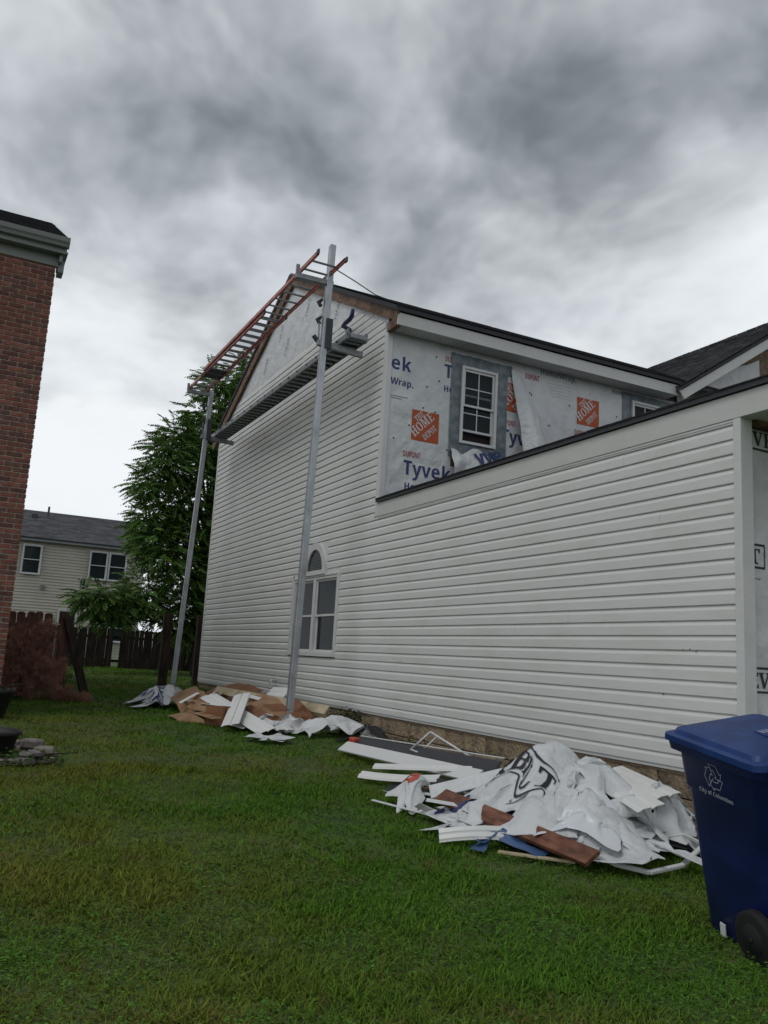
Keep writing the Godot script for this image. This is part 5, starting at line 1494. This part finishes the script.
# ---------------------------------------------------------------- recycling bin
func make_bin() -> void:
	var o := thing("recycling_bin", "blue wheeled recycling bin with closed lid beside the near rubbish heap", "recycling bin", Vector3(-3.182, 0.215, 1.24))
	o.basis = Basis.from_euler(Vector3(deg_to_rad(9.9), deg_to_rad(-10.9), deg_to_rad(-7.4)))
	# body: rounded square rings from foot to rim
	var ring := func(y: float, hx: float, hz: float, r: float) -> Array:
		var out := []
		for c in [[1, 1], [-1, 1], [-1, -1], [1, -1]]:
			var a0 := {Vector2i(1, 1): 0.0, Vector2i(-1, 1): PI / 2, Vector2i(-1, -1): PI, Vector2i(1, -1): PI * 1.5}[Vector2i(c[0], c[1])] as float
			for k in 6:
				var a := a0 + PI / 2 * k / 5.0
				out.append(Vector3(c[0] * (hx - r) + cos(a) * r, y, c[1] * (hz - r) + sin(a) * r))
		return out
	var loft := func(st: SurfaceTool, rings: Array, cap0: bool, cap1: bool):
		for i in rings.size() - 1:
			var n: int = rings[i].size()
			for k in n:
				var k2 := (k + 1) % n
				quad(st, rings[i][k2], rings[i][k], rings[i + 1][k], rings[i + 1][k2])
		for k in range(1, rings[0].size() - 1):
			if cap0: tri(st, rings[0][0], rings[0][k], rings[0][k + 1])
			if cap1: tri(st, rings[-1][0], rings[-1][k + 1], rings[-1][k])
	var st := mb(true)
	loft.call(st, [ring.call(0.0, 0.235, 0.185, 0.05), ring.call(0.02, 0.25, 0.20, 0.06), ring.call(0.45, 0.272, 0.225, 0.06), ring.call(0.74, 0.287, 0.242, 0.06), ring.call(0.76, 0.302, 0.255, 0.06), ring.call(0.95, 0.312, 0.268, 0.06)], true, false)
	build(st, "body", M.bin, o)
	st = mb(false)
	loft.call(st, [ring.call(0.94, 0.305, 0.262, 0.06), ring.call(0.945, 0.345, 0.30, 0.05), ring.call(0.985, 0.35, 0.305, 0.05), ring.call(0.99, 0.335, 0.29, 0.05)], true, true)
	build(st, "rim", M.bin, o)
	st = mb(false)
	loft.call(st, [ring.call(0.987, 0.33, 0.285, 0.06), ring.call(0.992, 0.365, 0.318, 0.05), ring.call(1.022, 0.362, 0.315, 0.05), ring.call(1.028, 0.33, 0.285, 0.05), ring.call(1.05, 0.318, 0.272, 0.05), ring.call(1.056, 0.30, 0.255, 0.05), ring.call(1.062, 0.20, 0.17, 0.05), ring.call(1.066, 0.06, 0.05, 0.02)], true, true)
	var lid := build(st, "lid", M.lid, o)
	st = mb(); box(st, Vector3(0.02, 1.064, -0.06), Vector3(0.16, 1.072, 0.04), 0.003); build(st, "label_plate", M.lid, lid)
	for i in 3:
		st = mb(); box(st, Vector3(0.03, 1.0722, -0.03 + i * 0.022), Vector3(0.14 - 0.03 * i, 1.0735, -0.02 + i * 0.022), 0.0003); build(st, "printed_line", M.white_print, lid)
	st = mb(true); tube(st, [Vector3(0.40, 0.97, -0.24), Vector3(0.43, 0.98, -0.2), Vector3(0.43, 0.98, 0.2), Vector3(0.40, 0.97, 0.24)], [0.016, 0.016, 0.016, 0.016], 8)
	tube(st, [Vector3(0.33, 0.96, -0.22), Vector3(0.40, 0.97, -0.22)], [0.02, 0.016], 8); tube(st, [Vector3(0.33, 0.96, 0.22), Vector3(0.40, 0.97, 0.22)], [0.02, 0.016], 8)
	build(st, "handle", M.bin, o)
	# wheels at the back
	for s in [-1.0, 1.0]:
		var w := Node3D.new(); w.name = "wheel"; o.add_child(w, true); w.position = Vector3(0.20, 0.15, s * 0.25)
		st = mb(true); tube(st, [Vector3(0, 0, -0.028), Vector3(0, 0, -0.022), Vector3(0, 0, 0.022), Vector3(0, 0, 0.028)], [0.115, 0.128, 0.128, 0.115], 24); build(st, "tyre", M.tyre, w)
		st = mb(true); tube(st, [Vector3(0, 0, s * 0.022), Vector3(0, 0, s * 0.034)], [0.075, 0.068], 20); build(st, "hub", M.tyre, w)
		st = mb(true); tube(st, [Vector3(0, 0, s * 0.03), Vector3(0, 0, s * 0.045)], [0.012, 0.010], 10); build(st, "axle_cap", M.tyre, w)
	st = mb(true); tube(st, [Vector3(0.20, 0.15, -0.23), Vector3(0.20, 0.15, 0.23)], [0.012, 0.012], 8); build(st, "axle", M.jack, o)
	st = mb(); box(st, Vector3(-0.115, 0.02, 0.212), Vector3(-0.075, 0.085, 0.219), 0.001); build(st, "sticker", M.white_paint, o)
	# emblem and words on the side
	var side := func(u: float, v: float) -> Vector3:
		var k := clampf((v - 0.76) / 0.19, 0.0, 1.0)
		return Vector3(u, v, lerpf(0.255, 0.268, k) + 0.0035)
	print_text(side, "City of Columbus", false, true, -0.145, 0.755, 0.255, M.white_print, o, "lettering", 0.0, 9.0, 0.03)
	var c := Vector2(-0.02, 0.862)
	for k in 3:
		st = mb()
		var rot := TAU * k / 3.0
		# one chasing arrow in outline
		var pts := [Vector2(-0.028, 0.062), Vector2(0.028, 0.062), Vector2(0.05, 0.024), Vector2(0.062, 0.031), Vector2(0.048, -0.008), Vector2(0.01, 0.0), Vector2(0.022, 0.008), Vector2(0.003, 0.038), Vector2(-0.014, 0.03), Vector2(-0.028, 0.062)]
		for i in range(pts.size() - 1):
			var a: Vector2 = pts[i].rotated(rot) + c; var b: Vector2 = pts[i + 1].rotated(rot) + c
			var d := (b - a).normalized() * 0.002; var nn := Vector2(-d.y, d.x)
			quad(st, side.call(a.x - d.x - nn.x, a.y - d.y - nn.y), side.call(b.x + d.x - nn.x, b.y + d.y - nn.y), side.call(b.x + d.x + nn.x, b.y + d.y + nn.y), side.call(a.x - d.x + nn.x, a.y - d.y + nn.y))
		build(st, "emblem_arrow", M.white_print, o)

# ---------------------------------------------------------------- ground and sky
func make_ground() -> void:
	var st := mb(true)
	var xs := []; var zs := []
	var x := -200.0
	while x < 40.0:
		xs.append(x)
		x += 15.0 if x < -50.0 else (1.0 if x < -32.0 else 0.25)
		if x > 8.0: x += 4.0
	var z := -120.0
	while z < 120.0:
		zs.append(z)
		z += 15.0 if absf(z) > 24.0 else (1.0 if (z < -3.0 or z > 9.0) else 0.25)
	for i in xs.size() - 1:
		for j in zs.size() - 1:
			var c := []
			for q in [[i, j + 1], [i + 1, j + 1], [i + 1, j], [i, j]]:
				c.append(Vector3(xs[q[0]], gh(xs[q[0]], zs[q[1]]), zs[q[1]]))
			quad(st, c[0], c[1], c[2], c[3])
	var o := build(st, "ground", M.ground, self)
	o.set_meta("kind", "structure")

func sky_texture() -> ImageTexture:
	var w := 3072; var h := 1536
	var n1 := FastNoiseLite.new(); n1.seed = 4; n1.frequency = 0.62; n1.fractal_octaves = 6; n1.fractal_gain = 0.52; n1.noise_type = FastNoiseLite.TYPE_SIMPLEX_SMOOTH
	var n2 := FastNoiseLite.new(); n2.seed = 21; n2.frequency = 2.3; n2.fractal_octaves = 5; n2.fractal_gain = 0.6; n2.noise_type = FastNoiseLite.TYPE_SIMPLEX_SMOOTH
	var n3 := FastNoiseLite.new(); n3.seed = 33; n3.frequency = 1.5; n3.fractal_octaves = 5; n3.fractal_gain = 0.55; n3.fractal_type = FastNoiseLite.FRACTAL_RIDGED; n3.noise_type = FastNoiseLite.TYPE_SIMPLEX_SMOOTH
	var im := Image.create(w, h, false, Image.FORMAT_RGBF)
	for y in h:
		var el := PI * 0.5 - PI * (y + 0.5) / h
		if el < -0.02:
			im.fill_rect(Rect2i(0, y, w, h - y), Color(0.16, 0.165, 0.15))
			break
		for x in w:
			var az := TAU * (x + 0.5) / w
			var ce := cos(el)
			# direction: u = 0 looks along -z
			var d := Vector3(sin(az) * ce, sin(el), -cos(az) * ce)
			var k := 1.0 / (maxf(d.y, 0.0) + 0.25)
			var p := Vector2(d.x * k, d.z * k) + SKY_AT
			var g := n2.get_noise_2d(p.x * 0.5 + 30.0, p.y * 0.5)
			p += Vector2(g, -g) * 0.05
			var a := n1.get_noise_2d(p.x, p.y)
			var b := 0.75 * n2.get_noise_2d(p.x + 0.2 * a, p.y * 1.1) - 0.42 * n3.get_noise_2d(p.x, p.y)
			var e := rad_to_deg(el)
			# overcast: thin bright cloud low down, a heavy sheet above
			var low := 1.0 - smoothstep(19.0, 35.0, e)
			var t := clampf(0.80 - 0.78 * low + 0.78 * a + 0.40 * b, 0.0, 1.0)
			var bright := Color(0.90, 0.935, 0.965)
			var dark := Color(0.145, 0.172, 0.198)
			var c := bright.lerp(dark, smoothstep(-0.06, 1.0, t))
			# thin places let some blue through
			var thin := clampf(0.5 + 1.6 * n1.get_noise_2d(p.x * 1.7 + 60.0, p.y * 1.7) , 0.0, 1.0) * (1.0 - t)
			im.set_pixel(x, y, c.lerp(Color(0.64, 0.71, 0.78), 0.40 * thin))
	return ImageTexture.create_from_image(im)

func _ready() -> void:
	rng.seed = 12
	n_a.seed = 3; n_a.frequency = 0.01; n_a.fractal_octaves = 3
	n_r.seed = 8; n_r.frequency = 0.02; n_r.fractal_octaves = 2
	# camera
	var cam := Camera3D.new()
	cam.name = "camera"
	cam.position = Vector3(0, 1.5, 5.170277)
	cam.rotation = Vector3(deg_to_rad(9.88220825), deg_to_rad(63.42151776), deg_to_rad(3.24450058))
	cam.fov = 62.149334758
	cam.near = 0.05
	cam.far = 600.0
	add_child(cam)
	cam.current = true
	# sky and light
	var env := Environment.new()
	env.background_mode = Environment.BG_SKY
	var sky := Sky.new()
	var pano := PanoramaSkyMaterial.new()
	pano.panorama = sky_texture()
	sky.sky_material = pano
	env.sky = sky
	env.tonemap_mode = Environment.TONE_MAPPER_LINEAR
	env.tonemap_exposure = 1.0
	env.sdfgi_enabled = true
	env.ssao_enabled = true
	env.ssil_enabled = true
	var we := WorldEnvironment.new()
	we.environment = env
	we.name = "environment"
	add_child(we)
	var sun := DirectionalLight3D.new()
	sun.name = "sun"
	sun.light_energy = 0.26
	sun.light_color = Color(1.0, 0.99, 0.97)
	sun.light_angular_distance = 25.0
	sun.shadow_enabled = true
	add_child(sun)
	sun.look_at_from_position(Vector3.ZERO, -Vector3(0.12, 0.85, 0.5).normalized(), Vector3.UP)
	make_materials()
	make_ground()
	make_house()
	make_brick_house()
	make_far_house()
	make_fences()
	make_tree()
	make_scaffold()
	make_smoke_bush()
	make_planters()
	make_rubbish_far()
	make_rubbish_near()
	make_bin()
	make_grass()
